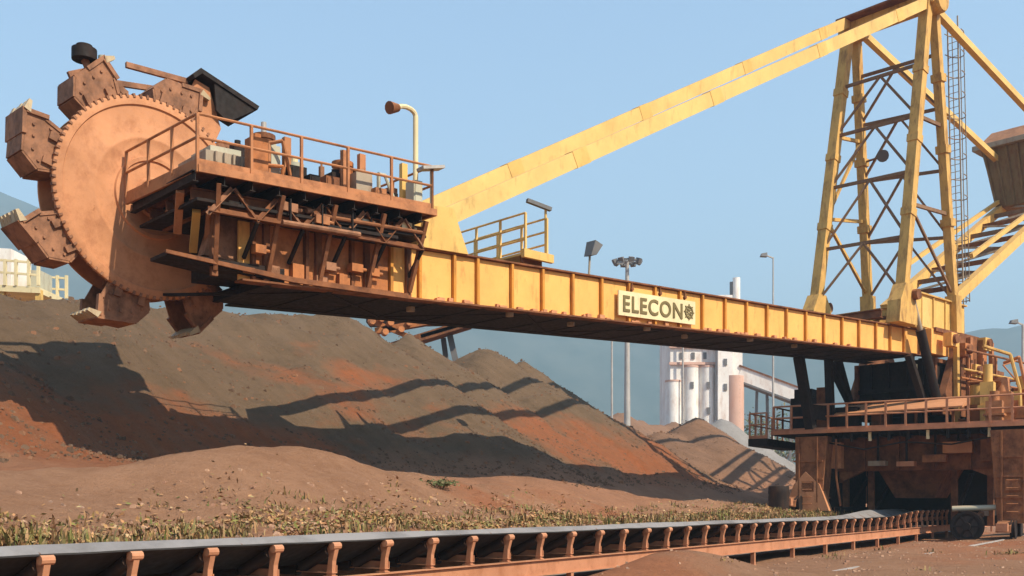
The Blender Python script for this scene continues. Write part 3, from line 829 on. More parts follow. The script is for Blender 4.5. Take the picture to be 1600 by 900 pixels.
# lower body of the wheel gearbox and chute behind the braces
MB().hexa(sloped(33.0, 34.35, -0.55, 1.1, zp, -1.75, -0.5)).build('gearbox_housing', 'dark', plat)
MB().prism([(33.0, 0.9, 6.6), (34.9, 0.9, 6.7), (34.6, 0.9, 7.7), (33.2, 0.9, 7.9)], (0, 0.3, 0)).build('chute_flank', 'bucket', plat)
MB().hexa(sloped(29.7, 32.9, -0.6, 1.0, zp, -1.9, -0.6)).build('drive_frame', 'dark', plat)  # this frame and the gearbox housing are coloured black as recess shade
handrail(plat, [(P1 + 0.15, PF, zp(P1)), (P1, PN - 0.03, zp(P1)), (P0 + 0.1, PN - 0.03, zp(P0))], 1.02, 'rail', 1.15, 0.028)
handrail(plat, [(P0 + 0.1, PN - 0.03, zp(P0)), (P0 + 0.1, PF, zp(P0))], 1.02, 'rail', 1.3, 0.028)
handrail(plat, [(33.6, PF, zp(33.6)), (P0 + 0.1, PF, zp(P0))], 1.05, 'grey', 1.4, 0.025, toe=False)
# machinery standing on the platform
def motor(s, y, z, ln, r, mat, axis='s', name='drive_motor'):
    if axis == 's':
        M = Matrix.Translation((s, y, z))
    elif axis == 't':
        M = Matrix.Translation((s, y, z)) @ Matrix.Rotation(R(90), 4, 'Z')
    else:
        M = Matrix.Translation((s, y, z)) @ Matrix.Rotation(R(-90), 4, 'Y')
    mb = MB(M).lathe([(0.01, -ln / 2), (r * 0.8, -ln / 2), (r * 0.95, -ln / 2 + 0.05), (r * 0.95, ln / 2 - 0.16), (r * 1.05, ln / 2 - 0.15), (r * 1.05, ln / 2 - 0.04), (r * 0.6, ln / 2), (0.01, ln / 2)], 20, 'x')
    o = mb.build(name, mat, rec, smooth=True)
    f = MB(M)
    for k in range(12):
        c, sn = math.cos(k * math.pi / 6), math.sin(k * math.pi / 6)
        f.bar((-ln / 2 + 0.1, c * r * 1.0, sn * r * 1.0), (ln / 2 - 0.2, c * r * 1.0, sn * r * 1.0), 0.02, 0.02)
    f.build('cooling_fins', mat, o)
    MB(M).tube((ln / 2 - 0.02, 0, 0), (ln / 2 + 0.25, 0, 0), r * 0.25, 10).build('shaft', 'steel', o)
    MB(M).box(-ln * 0.15, ln * 0.15, r * 0.5, r * 1.35, -0.12, 0.12).build('terminal_box', mat, o)
    return o
gb = MB().hexa(sloped(33.9, 35.0, 0.2, 1.5, zp, 0.02, 0.62)).build('gearbox', 'grey', rec)
for s in np.arange(34.0, 35.0, 0.2):
    MB().box(s - 0.02, s + 0.02, 1.5, 1.58, zp(s) + 0.02, zp(s) + 0.60).build('rib', 'grey', gb)
MB().hexa(sloped(34.1, 34.8, 0.4, 1.3, zp, 0.62, 0.80)).build('inspection_cover', 'tank', gb)
motor(33.45, 1.1, zp(33.4) + 0.72, 1.25, 0.24, 'rust', 'z')
motor(32.7, 0.9, zp(32.7) + 0.42, 0.9, 0.27, 'dark', 's')
motor(31.45, 1.15, zp(31.4) + 0.60, 1.0, 0.24, 'motor', 'z')
motor(30.55, 1.2, zp(30.5) + 0.35, 0.7, 0.2, 'motor', 's')
tk = MB().tube((32.45, 0.7, zp(32.4) + 0.02), (32.45, 0.7, zp(32.4) + 0.95), 0.22, 18).build('oil_tank', 'tank', rec, smooth=True)
MB().tube((32.45, 0.7, zp(32.4) + 0.95), (32.45, 0.7, zp(32.4) + 1.1), 0.08, 10).build('filler_cap', 'cream', tk)
for s, y, w, h, mt in ((33.0, 1.65, 0.4, 0.55, 'dark'), (32.1, 1.6, 0.35, 0.5, 'rust'), (31.0, 0.9, 0.5, 0.62, 'motor'), (30.1, 1.0, 0.45, 0.6, 'dark'), (29.95, 1.9, 0.25, 0.7, 'tank'), (30.9, 1.75, 0.3, 0.4, 'rail'), (32.75, 1.9, 0.25, 0.35, 'dark'), (33.9, 0.0, 0.5, 0.8, 'rust'), (31.9, 0.0, 0.6, 0.7, 'rust'), (30.6, 0.1, 0.6, 0.75, 'yellow')):
    c = MB().hexa(sloped(s - w / 2, s + w / 2, y - 0.16, y + 0.16, zp, 0.02, h)).build('control_box', mt, rec)
    MB().box(s - w / 2 + 0.03, s + w / 2 - 0.03, y + 0.16, y + 0.18, zp(s) + 0.08, zp(s) + h - 0.06).build('box_door', mt, c)
for k in range(40):
    s0, y = rnd.uniform(29.9, 34.2), rnd.uniform(-0.5, 2.0)
    h = rnd.uniform(0.25, 0.95)
    w = rnd.uniform(0.05, 0.22)
    if k % 3:
        c = MB().hexa(sloped(s0 - w, s0 + w, y - w * 0.8, y + w * 0.8, zp, 0.01, h)).tube((s0, y, zp(s0) + h), (s0, y, zp(s0) + h + 0.10), w * 0.5, 8).build('machine_part', rnd.choice(('rail', 'rust', 'motor', 'dark', 'grey', 'bucket', 'tank')), rec)
    else:
        c = MB().path([(s0, y, zp(s0) + 0.01), (s0, y, zp(s0) + h), (s0 - rnd.uniform(0.2, 0.6), y + rnd.uniform(-0.2, 0.2), zp(s0) + h + 0.05), (s0 - 0.6, y, zp(s0 - 0.6) + 0.02)], 0.04, 7).build('oil_pipe', rnd.choice(('rail', 'tank', 'grey', 'motor')), rec, smooth=True)
for s0 in (33.15, 31.2, 31.65, 30.0):
    MB().bar((s0, 1.55, zp(s0)), (s0, 1.55, zp(s0) + 1.2), 0.16, 0.12, (0, 1, 0)).build('machine_post', 'rail' if s0 > 31 else 'yellow', rec)
# lamp with a goose neck at the end of the platform
def goose_lamp(foot, h, reach, head_dir, mat='rail', name='gooseneck_lamp'):
    f = Vector(foot)
    d = Vector(head_dir).normalized()
    o = MB().tube(f, f + Vector((0, 0, h)), 0.062, 10).build(name, mat, rec, smooth=True)
    arc = [f + Vector((0, 0, h)) + d * (reach * 0.5 * (1 - math.cos(k * math.pi / 6))) + Vector((0, 0, 0.16 * math.sin(k * math.pi / 6))) for k in range(6)]
    MB().path(arc, 0.058, 8).build('neck', mat, o, smooth=True)
    e = arc[-1]
    MB().tube(e - d * 0.02, e + d * 0.26 - Vector((0, 0, 0.05)), 0.09, 12, 0.15).build('lamp_head', 'rust', o, smooth=True)
    return o
goose_lamp((29.75, 1.7, zp(29.7)), 2.35, 0.66, (1, 0.15, -0.1), 'cream')
lp = MB().tube((29.7, PN - 0.05, zp(29.7) + 0.02), (29.7, PN - 0.05, zp(29.7) + 1.0), 0.04, 8).build('work_lamp', 'grey', rec)
MB().bar((29.4, PN - 0.05, zp(29.7) + 1.06), (30.0, PN - 0.1, zp(29.7) + 0.92), 0.30, 0.07).build('lamp_shade', 'steel', lp)

# --- crossover walkway on top of the boom
cz = 8.18
cross = MB().box(25.1, 26.0, -1.5, 1.55, cz - 0.06, cz).build('crossover_walkway', 'yellow', rec)
for y in (-1.3, 0, 1.3):
    MB().box(25.2, 25.9, y - 0.06, y + 0.06, zt(25.5) + 0.04, cz - 0.06).build('walkway_support', 'rust', cross)
MB().box(25.0, 26.1, 1.5, 1.62, cz - 0.16, cz + 0.06).build('walkway_edge', 'yellow', cross)
for s in (25.15, 25.95):
    handrail(cross, [(s, -1.5, cz), (s, 1.5, cz)], 1.05, 'pale', 1.0, 0.028, (1.0, 0.66, 0.33), False)
wl = MB().tube((25.15, 1.45, cz), (25.15, 1.45, cz + 1.32), 0.035, 8).build('work_lamp', 'pale', rec)
MB().bar((25.05, 1.55, cz + 1.30), (25.75, 1.35, cz + 1.45), 0.12, 0.10).build('lamp_head', 'greydark', wl)
bl = MB().tube((20.55, -1.3, zt(20.5) + 0.04), (20.45, -1.3, 9.55), 0.035, 8).build('boom_lamp', 'grey', rec)
MB().hexa([(20.35, -1.42, 9.5), (20.6, -1.42, 9.45), (20.6, -1.1, 9.45), (20.35, -1.1, 9.5), (20.1, -1.45, 9.85), (20.45, -1.45, 9.95), (20.45, -1.05, 9.95), (20.1, -1.05, 9.85)]).build('lamp_head', 'greydark', bl)

# --- stays from the boom to the mast head
APEX_S, APEX_Z, TM = 3.1, 22.25, 1.75
for side in (1, -1):
    lift = 0.0 if side > 0 else 0.42
    p, q = Vector((28.9, side * 1.25, 8.45 + lift * 0.7)), Vector((APEX_S + 0.2, side * TM, APEX_Z + lift))
    stay = MB().bar(p, q, 0.30, 0.44).build('stay', 'pale', rec)
    d = q - p
    for f in (0.2, 0.44, 0.68, 0.9):
        c = p + d * f
        e = d.normalized() * 0.30
        MB().bar(c - e, c + e, 0.325, 0.47).build('splice_plate', 'yellow', stay)
    for k in range(2):
        y = side * (0.95 + 0.6 * k) 
        MB().prism([(28.0, y - 0.03, zt(28) + 0.03), (29.6, y - 0.03, zt(29.6) + 0.03), (29.3, y - 0.03, 8.75), (28.5, y - 0.03, 8.85)], (0, 0.06, 0)).build('stay_bracket', 'yellow', stay)
# --- mast: two A-frames, head beam, bracing
feet = {(1, 'f'): Vector((5.55, TM, 9.9)), (1, 'r'): Vector((0.95, TM, 10.2)), (-1, 'f'): Vector((6.1, -TM, 9.9)), (-1, 'r'): Vector((1.75, -TM, 10.6))}
mast = MB().box(APEX_S - 0.45, APEX_S + 0.45, -TM - 0.35, TM + 0.35, APEX_Z - 0.15, APEX_Z + 0.25).build('mast', 'mast', rec)
MB().box(APEX_S - 0.6, APEX_S + 0.9, -TM - 0.3, TM + 0.2, APEX_Z + 0.28, APEX_Z + 0.36).build('head_walkway', 'rust', mast)
for side in (1, -1):
    MB().lathe([(0.01, -0.5), (0.5, -0.5), (0.55, -0.4), (0.55, 0.4), (0.5, 0.5), (0.01, 0.5)], 20).build('head_sheave', 'mast', mast, loc=(APEX_S - 0.15, side * TM, APEX_Z + 0.1))
top = {}
for (side, w), f in feet.items():
    q = Vector((APEX_S + (0.33 if w == 'f' else -0.33), side * TM, APEX_Z))
    top[(side, w)] = q
    MB().bar(f, q, 0.40 if w == 'f' else 0.34, 0.40 if w == 'f' else 0.34, (0, 1, 0)).build('leg', 'mast', mast)
    d = (q - f).normalized()
    for fr in (0.27, 0.52, 0.76):
        c = f + (q - f) * fr
        MB().bar(c - d * 0.16, c + d * 0.16, 0.47, 0.47, (0, 1, 0)).build('leg_joint', 'mast', mast)
def on(side, w, fr):
    return feet[(side, w)].lerp(top[(side, w)], fr)
lv = [0.0, 0.20, 0.40, 0.58, 0.72, 0.85]
for w, lvs in (('f', [0.19, 0.41, 0.60, 0.78]), ('r', [0.22, 0.45, 0.66, 0.84])):
    for fr in lvs:
        MB().bar(on(-1, w, fr), on(1, w, fr), 0.10, 0.13).build('horizontal_brace', 'brace', mast)
    seq = [0.0] + lvs
    for i in range(len(seq) - 1):
        mid = on(-1, w, seq[i]).lerp(on(1, w, seq[i]), 0.5) if i else None
        c = on(-1, w, seq[i + 1]).lerp(on(1, w, seq[i + 1]), 0.5)
        for side in (-1, 1):
            MB().bar(on(side, w, seq[i]), c, 0.09, 0.09).build('diagonal_brace', 'brace', mast)
for side in (1, -1):
    for fr in (0.3, 0.6):
        MB().bar(on(side, 'f', fr), on(side, 'r', fr), 0.11, 0.14).build('mast_brace', 'brace' if side > 0 else 'mast', mast)
MB().bar(on(-1, 'r', 0.02), on(-1, 'f', 0.30), 0.12).build('mast_diagonal', 'mast', mast)
MB().bar(on(-1, 'r', 0.60), on(-1, 'f', 0.30), 0.12).build('mast_diagonal', 'mast', mast)
MB().bar(on(1, 'r', 0.02), on(1, 'f', 0.30), 0.10).build('mast_diagonal', 'brace', mast)
mlamp = MB().tube(on(-1, 'r', 0.52), on(-1, 'r', 0.52) + Vector((0.1, 1.1, 0.05)), 0.05, 8).build('mast_lamp', 'brace', rec)
MB().tube(on(-1, 'r', 0.52) + Vector((0.1, 1.1, 0.1)), on(-1, 'r', 0.52) + Vector((0.5, 1.25, -0.1)), 0.2, 12, 0.26).build('lamp_head', 'greydark', mlamp, smooth=True)
# feet gussets
for (side, w), f in feet.items():
    if w == 'f':
        s = f.x
        MB().prism([(s - 0.75, side * TM - 0.28, zt(s) + 0.05), (s + 0.75, side * TM - 0.28, zt(s) + 0.05), (s + 0.62, side * TM - 0.28, 9.55), (s + 0.2, side * TM - 0.28, 10.25), (s - 0.35, side * TM - 0.28, 10.25), (s - 0.75, side * TM - 0.28, 9.7)], (0, 0.56, 0)).build('foot_gusset', 'mast', mast)
    else:
        MB().bar(f - Vector((0.1, 0, 2.2)), f + Vector((0, 0, 0.2)), 0.5, 0.5, (0, 1, 0)).build('foot_gusset', 'mast', mast)
# beams lying between the mast feet
for s, z, mt in ((6.0, 9.15, 'mast'), (5.0, 9.25, 'rust'), (4.3, 9.1, 'yellow'), (6.9, 8.95, 'rust')):
    MB().ibeam((s, -1.9, z), (s, 1.6, z), 0.22, 0.34, 0.03).build('foot_beam', mt, mast)
MB().ibeam((7.6, -0.9, 8.85), (3.4, 1.2, 9.15), 0.2, 0.3).build('foot_beam', 'mast', mast)
# --- ladder with safety hoops behind the mast
lad = MB().bar((-0.85, 1.45, 8.2), (-0.15, 1.45, 22.9), 0.05, 0.05).build('caged_ladder', 'grey', rec)
MB().bar((-0.85, 1.0, 8.2), (-0.15, 1.0, 22.9), 0.05, 0.05).build('ladder_rail', 'grey', lad)
rung = MB().tube((0, 1.0, 0), (0, 1.45, 0), 0.014, 6).mesh('rung', 'grey')
for k in range(46):
    share('rung', rung, lad, (-0.85 + 0.7 * k / 46, 0, 8.35 + 14.4 * k / 46))
hoop = MB().path([(0.0 - 0.75 * math.sin(math.pi * j / 8), 1.225 + 0.36 * math.cos(math.pi * j / 8), 0) for j in range(9)], 0.022, 6).mesh('hoop', 'grey')
for k in range(14):
    share('hoop', hoop, lad, (-0.85 + 0.7 * (k * 1.0 + 1) / 15, 0, 10.6 + 0.9 * k))
for j in (2, 4, 6):
    o = (-0.75 * math.sin(math.pi * j / 8), 1.225 + 0.36 * math.cos(math.pi * j / 8))
    MB().bar((-0.8 + o[0], o[1], 10.5), (-0.15 + o[0], o[1], 22.4), 0.035, 0.02).build('hoop_strap', 'grey', lad)

# --- counter boom, counterweight, back stays
cb = lambda s: 10.65 - 0.55 * s
cboom = MB().bar((0.5, 1.6, cb(0.5)), (-14, 1.6, cb(-14)), 0.34, 0.44).build('counter_boom', 'yellow', rec)
MB().bar((0.5, -1.6, cb(0.5)), (-14, -1.6, cb(-14)), 0.34, 0.44).build('chord', 'yellow', cboom)
for side in (1, -1):
    MB().bar((-1.2, side * 1.6, cb(-1.2) + 1.2), (-12, side * 1.6, cb(-12) + 0.5), 0.16, 0.2).build('chord', 'yellow', cboom)
for k, s in enumerate(np.arange(-1.0, -13.0, -1.45)):
    MB().bar((s, -1.6, cb(s)), (s, 1.6, cb(s)), 0.16, 0.2).build('cross_tie', 'brace' if k % 2 else 'rust', cboom)
    y = 1.5 if k % 2 else -1.5
    MB().bar((s, y, cb(s)), (s - 1.45, -y, cb(s - 1.45)), 0.08, 0.1).build('tie_diagonal', 'grey', cboom)
cw = MB().hexa([(-14.6, -1.7, 16.6), (-12.1, -1.7, 16.9), (-12.1, 2.2, 16.9), (-14.6, 2.2, 16.6), (-15.2, -2.35, 20.1), (-11.6, -2.35, 20.1), (-11.6, 2.6, 20.1), (-15.2, 2.6, 20.1)]).build('counterweight', 'cwbody', rec, loc=(0, 0, 0.55))
MB().hexa([(-15.5, -2.6, 20.1), (-11.4, -2.6, 20.1), (-11.4, 2.8, 20.1), (-15.5, 2.8, 20.1), (-15.0, -2.2, 21.2), (-12.6, -2.2, 21.2), (-12.6, 2.5, 21.2), (-15.0, 2.5, 21.2)]).build('counterweight_lid', 'bucket', cw)
MB().box(-15.45, -11.30, -2.7, 2.9, 20.02, 20.28).build('lid_band', 'grey', cw)
for k in range(9):
    y = -2.2 + k * 0.58
    MB().bar((-12.06 + 0.02, y * 0.82 + 0.1, 16.95), (-11.53, y, 20.0), 0.10, 0.08).build('rib', 'cwbody', cw)
for side in (1, -1):
    MB().bar((APEX_S - 0.4, side * 1.6, APEX_Z + 0.1), (-11.8, side * 1.6, 20.0), 0.26, 0.30).build('back_stay', 'pale', rec)

# --- pivot house under the mast and luffing cylinders
ph = MB().box(-0.2, 4.35, 0.9, 1.72, 8.72, 10.1).build('pivot_house', 'yellow', rec)
MB().box(-0.3, 4.45, 0.85, 1.82, 10.1, 10.16).build('house_roof', 'mast', ph)
for s in (0.7, 1.7, 2.8):
    MB().box(s - 0.03, s + 0.03, 1.72, 1.78, 8.75, 10.08).build('house_rib', 'yellow', ph)
MB().box(3.1, 3.8, 1.72, 1.755, 8.78, 10.0).build('house_door', 'pale', ph)
for side in (1, -1):
    a_, b_ = Vector((5.1, side * 1.95, 9.85)), Vector((2.75, side * 1.95, 5.5))
    cyl = MB().tube(b_, b_.lerp(a_, 0.70), 0.19, 16).build('luffing_cylinder', 'dark', rec, smooth=True)
    MB().tube(b_.lerp(a_, 0.70), a_, 0.10, 12).build('piston_rod', 'grey', cyl, smooth=True)
    MB().tube(a_ - Vector((0, 0.3, 0)), a_ + Vector((0, 0.3, 0)), 0.22, 12).build('clevis', 'rust', cyl)

# --- slewing deck and upper frame
Y = YARD_IN_ROOT
deck = MB(Y).box(43.0, 53.5, 5.0, 15.2, 4.44, 4.56).build('slewing_deck', 'dark', rec)
MB(Y).box(42.92, 43.0, 4.92, 15.2, 4.46, 4.62).build('deck_edge', 'bracket', deck)
MB(Y).box(43.0, 53.5, 4.92, 5.0, 4.46, 4.62).build('deck_edge', 'rail', deck)
handrail(deck, [(43.0, 15.1, 4.56), (43.0, 5.0, 4.56), (53.4, 5.0, 4.56)], 1.1, 'bracket', 0.8, 0.042, M=Y)
handrail(deck, [(53.4, 15.1, 4.56), (43.0, 15.1, 4.56)], 1.1, 'rust', 1.2, 0.035, M=Y)
side_w = MB(Y).box(42.6, 47.0, 15.25, 16.1, 3.98, 4.30).build('walkway', 'dark', rec)
handrail(side_w, [(42.65, 15.3, 4.30), (42.65, 16.05, 4.30), (46.9, 16.05, 4.30)], 1.1, 'bracket', 0.7, 0.035, M=Y)
MB().lathe([(2.3, 4.60), (2.3, 5.2), (2.0, 5.2), (2.0, 4.60)], 40, 'z', True).build('slew_ring', 'dark', rec)
uf = MB().box(-4.2, 2.6, -1.7, 1.7, 5.22, 7.6).build('superstructure', 'dark', rec)
for y in (-1.75, 1.75):
    for s in (2.7, 1.2, -0.4, -2.0, -3.6):
        MB().bar((s, y, 5.2), (s, y, 7.6), 0.16, 0.16, (0, 1, 0)).build('frame_column', 'rust', uf)
    for z in (5.3, 6.4, 7.5):
        MB().bar((-4.2, y, z), (2.8, y, z), 0.14, 0.16).build('frame_rail', 'rust', uf)
for y in (-1.1, -0.3, 0.5, 1.2):
    MB().bar((2.66, y, 5.2), (2.66, y, 7.6), 0.12, 0.12, (0, 1, 0)).build('frame_column', 'dark', uf)
MB().bar((2.68, -1.7, 6.4), (2.68, 1.7, 6.4), 0.12, 0.18).build('frame_rail', 'dark', uf)
MB().bar((2.9, -1.6, 5.2), (5.3, -1.6, 7.5), 0.22, 0.26, (0, 1, 0)).build('frame_strut', 'dark', uf)
MB().bar((2.9, 1.55, 5.2), (4.6, 1.55, 7.55), 0.22, 0.26, (0, 1, 0)).build('frame_strut', 'dark', uf)
for y in (-1.45,):
    MB().bar((7.9, y, zb(7.9) - 0.02), (7.0, y, 4.6), 0.30, 0.36, (0, 1, 0)).build('support_post', 'dark', rec)
    MB().bar((5.6, y, zb(5.6) - 0.02), (5.4, y, 4.6), 0.24, 0.3, (0, 1, 0)).build('support_post', 'dark', rec)
MB().box(5.6, 7.3, -1.55, -1.40, 5.0, 5.6).build('support_tie', 'dark', rec)
MB().box(-3.5, 2.6, 1.0, 1.6, 7.6, zb(3.4) - 0.05).build('frame_cap', 'dark', rec)
wlamp = MB().tube((3.4, 1.2, 7.3), (3.4, 1.2, 7.05), 0.14, 12).build('frame_lamp', 'cream', rec, smooth=True)
MB().bar((3.4, 1.2, 7.3), (3.4, 1.2, 7.7), 0.05).build('mount_bracket', 'dark', wlamp)
# boxes and winches under the boom on the deck
for a, l, w, dp, h, mt in ((44.2, 14.0, 1.2, 1.0, 1.5, 'dark'), (44.0, 12.2, 0.9, 0.8, 1.0, 'dark'), (44.3, 10.9, 0.7, 0.7, 0.8, 'rust'), (43.9, 13.2, 0.5, 0.5, 1.9, 'rust'), (45.2, 14.4, 0.8, 0.8, 2.0, 'dark'), (44.0, 9.6, 0.8, 0.6, 0.7, 'dark')):
    c = MB(Y).box(a - dp / 2, a + dp / 2, l - w / 2, l + w / 2, 4.56, 4.56 + h).build('deck_cabinet', mt, rec)
    MB(Y).box(a - dp / 2 - 0.025, a - dp / 2, l - w / 2 + 0.06, l + w / 2 - 0.06, 4.64, 4.5 + h).build('cabinet_door', mt, c)
lid = MB(Y).hexa([(43.3, 7.6, 5.30), (45.0, 7.6, 5.55), (45.0, 12.6, 5.45), (43.3, 12.6, 5.20), (43.3, 7.6, 5.36), (45.0, 7.6, 5.85), (45.0, 12.6, 5.75), (43.3, 12.6, 5.26)]).build('chute_cover', 'disc', rec)
for l in (8.0, 9.4, 10.8, 12.2):
    MB(Y).box(43.6, 43.7, l - 0.05, l + 0.05, 4.56, 5.28).build('cover_leg', 'rust', lid)
# orange drives, hoses and brackets at the back of the slewing deck
spots = [(46.5, 5.6, 1.1, 0.9, 1.6, 'motor'), (47.8, 5.9, 0.9, 0.8, 2.3, 'yellow'), (46.2, 6.6, 0.8, 0.8, 2.1, 'disc'), (45.0, 5.5, 0.7, 0.5, 1.0, 'motor'), (44.4, 6.6, 0.6, 0.5, 1.4, 'rail'), (49.0, 6.2, 0.9, 0.9, 1.9, 'motor'), (45.4, 7.0, 0.5, 0.6, 2.6, 'yellow'), (48.6, 5.4, 0.6, 0.6, 1.2, 'rail'), (50.2, 6.0, 1.2, 1.0, 1.4, 'yellow')]
for a, l, w, dp, h, mt in spots:
    c = MB(Y).box(a - dp / 2, a + dp / 2, l - w / 2, l + w / 2, 4.56, 4.56 + h * 0.72).build('slew_drive', mt, rec)
    MB(Y).tube((a, l, 4.56 + h * 0.72), (a, l, 4.56 + h), min(w, dp) * 0.36, 14).build('drive_cap', mt, c, smooth=True)
    MB(Y).box(a - dp / 2 - 0.08, a + dp / 2 + 0.08, l - w / 2 - 0.08, l + w / 2 + 0.08, 4.56 + h * 0.30, 4.56 + h * 0.36).build('drive_flange', mt, c)
for k in range(7):
    a, l = rnd.uniform(45.2, 50), rnd.uniform(5.4, 7.0)
    z0, z1 = rnd.uniform(4.6, 5.2), rnd.uniform(6.0, 7.8)
    p = [(a, l, z0), (a + rnd.uniform(-0.3, 0.3), l + rnd.uniform(-0.2, 0.4), (z0 + z1) / 2), (a + rnd.uniform(-0.8, 0.8), l + rnd.uniform(-0.3, 0.9), z1), (a + rnd.uniform(-0.8, 1.2), l + rnd.uniform(0, 1.4), z1 - rnd.uniform(-0.3, 0.6))]
    MB(Y).path(p, rnd.choice((0.035, 0.05, 0.07)), 7).build('hose', rnd.choice(('mast', 'motor', 'rail', 'dark', 'disc')), rec, smooth=True)
# hinge tower carrying the boom pivot
for side in (1, -1):
    MB().prism([(-3.6, side * 2.05 - 0.15, 5.2), (3.2, side * 2.05 - 0.15, 5.2), (1.6, side * 2.05 - 0.15, 8.0), (1.2, side * 2.05 - 0.15, 8.75), (-0.6, side * 2.05 - 0.15, 8.75), (-1.6, side * 2.05 - 0.15, 7.4)], (0, 0.3, 0)).build('hinge_tower', 'rust', rec)
for s, z, mt in ((-0.7, 8.45, 'yellow'), (1.3, 8.0, 'motor'), (0.3, 7.2, 'yellow'), (2.6, 8.3, 'girder'), (-0.2, 6.4, 'motor')):
    c = MB().box(s - 0.28, s + 0.28, 2.2, 2.55, z - 0.3, z + 0.25).build('pivot_bearing', mt, rec)
    MB().tube((s, 2.55, z), (s, 2.68, z), 0.2, 14).build('bearing_cap', 'rust', c, smooth=True)
MB().box(1.8, 3.4, 1.45, 1.95, 7.7, 8.72).build('boom_heel', 'girder', rec)
MB().bar((3.2, 2.0, 8.7), (-1.4, 2.0, 8.7), 0.12, 0.16).build('pivot_tie', 'rust', rec)
for s, w, mt in ((1.9, 0.22, 'mast'), (0.6, 0.22, 'rail'), (-0.6, 0.36, 'motor'), (-1.6, 0.2, 'rail')):
    MB().bar((s, 2.35, 4.6), (s, 2.30, 8.6), w, w * 0.8, (0, 1, 0)).build('pivot_post', mt, rec)
for k in range(5):                          # vertical slew gear motors in a row with pipework between
    s0 = 1.4 - 1.35 * k
    g = MB().tube((s0, 2.95, 4.58), (s0, 2.95, 5.5), 0.40, 18).tube((s0, 2.95, 5.5), (s0, 2.95, 5.6), 0.48, 18).build('slew_gearbox', ('motor', 'rail')[k % 2], rec, smooth=True)
    MB().tube((s0, 2.95, 5.6), (s0, 2.95, 6.45), 0.27, 16).build('slew_motor', ('mast', 'motor')[k % 2], g, smooth=True)
    MB().tube((s0, 2.95, 6.45), (s0, 2.95, 6.6), 0.30, 16).build('fan_cowl', 'rust', g, smooth=True)
    MB().box(s0 - 0.12, s0 + 0.12, 3.2, 3.42, 5.8, 6.15).build('terminal_box', 'rail', g)
for k, z in enumerate((5.0, 6.75, 7.1, 7.9)):
    MB().tube((2.0, 2.45 + 0.1 * k, z), (-4.4, 2.45 + 0.1 * k, z), 0.05, 8).build('oil_line', ('rail', 'motor', 'mast', 'rust')[k], rec, smooth=True)
for s in (1.2, -0.2, -1.6, -3.0, -4.2):
    MB().bar((s, 2.5, 4.6), (s, 2.5, 8.0 if s > -2 else 7.2), 0.10, 0.10).build('pipe_stand', 'rail', rec)
    MB().bar((s, 2.35, 7.0), (s, 2.95, 7.0), 0.08, 0.08).build('pipe_arm', 'rail', rec)

# --- portal: legs, sills, beams, bogies
port = MB(Y).box(45.0, 45.5, 5.4, 14.2, 2.90, 4.34).build('portal', 'rust', rec)
MB(Y).box(50.9, 51.6, 5.4, 14.2, 3.10, 4.34).build('cross_beam', 'portal', port)
for l in (5.75, 13.6):
    MB(Y).box(45.5, 50.9, l - 0.35, l + 0.35, 3.10, 4.34).build('sill_beam', 'portal', port)
def leg(a, l, s_in, mat='portal'):
    # tapering box leg with stiffening ribs, wider towards the top on its inner side
    i0, i1 = (l - 0.55, l + 0.55)
    t0, t1 = (i0 - (0.25 if s_in < 0 else 0), i1 + (0.25 if s_in > 0 else 0))
    z0 = 0.75 if l < 10 else 1.5
    o = MB(Y).hexa([(a - 0.5, i0, z0), (a + 0.5, i0, z0), (a + 0.5, i1, z0), (a - 0.5, i1, z0), (a - 0.52, t0, 4.33), (a + 0.52, t0, 4.33), (a + 0.52, t1, 4.33), (a - 0.52, t1, 4.33)]).build('leg', mat, port)
    for z in (1.75, 2.55, 3.3):
        MB(Y).box(a - 0.57, a + 0.57, i0 - 0.07, i1 + 0.07, z - 0.04, z + 0.04).build('leg_rib', mat, port)
    MB(Y).box(a - 0.60, a - 0.525, l - 0.26, l + 0.26, 2.0, 2.45).build('leg_hatch', 'portal', port)
    for q in range(5):
        MB(Y).tube((a - 0.70, l - 0.2, 1.2 + 0.3 * q), (a - 0.70, l + 0.2, 1.2 + 0.3 * q), 0.02, 6).build('step_rung', 'rail', port)
    for e in (-0.42, 0.36):
        MB(Y).box(a - 0.60, a - 0.52, l + e, l + e + 0.06, z0 + 0.05, 4.3).build('leg_rib', mat, port)
for a in (43.5, 51.2):
    leg(a, 5.75, 1)
    leg(a, 13.6, -1)
MB(Y).prism([(42.9, 12.7, 1.2), (42.9, 14.6, 1.2), (42.9, 14.2, 2.3), (42.9, 13.7, 2.85), (42.9, 13.1, 2.3)], (0.5, 0, 0)).build('foot_guard', 'disc', port)
# gussets and boxes painted bright as sunlit patches between the beams
for l0, l1, z0, z1, mt in ((6.4, 7.6, 2.4, 3.1, 'portal'), (11.9, 12.9, 2.4, 3.1, 'portal')):
    MB(Y).prism([(45.1, l0, 2.9), (45.1, l1, 2.9), (45.1, l0 if l0 < 10 else l1, z0)], (0.4, 0, 0)).build('corner_gusset', mt, port)
for l in (7.6, 9.0, 10.4, 11.8):
    MB(Y).box(44.85, 45.0, l - 0.06, l + 0.06, 2.92, 4.32).build('beam_stiffener', 'rust', port)
for l0, l1, z0, z1, a_, mt in ((7.4, 8.5, 3.55, 4.0, 44.2, 'disc'), (8.4, 9.3, 3.2, 3.5, 44.3, 'portal'), (9.6, 10.3, 3.05, 3.25, 44.2, 'bracket'), (10.8, 11.5, 3.1, 3.3, 44.4, 'grey'), (6.5, 7.1, 3.2, 4.1, 44.3, 'portal'), (12.5, 12.9, 3.0, 4.1, 43.9, 'disc')):
    c = MB(Y).box(a_, a_ + 0.5, l0, l1, z0, z1).build('lit_patch_box', mt, port)
    MB(Y).bar((a_ + 0.25, (l0 + l1) / 2, z1), (a_ + 0.25, (l0 + l1) / 2, 4.42), 0.08, 0.08).build('box_hanger', 'dark', port)
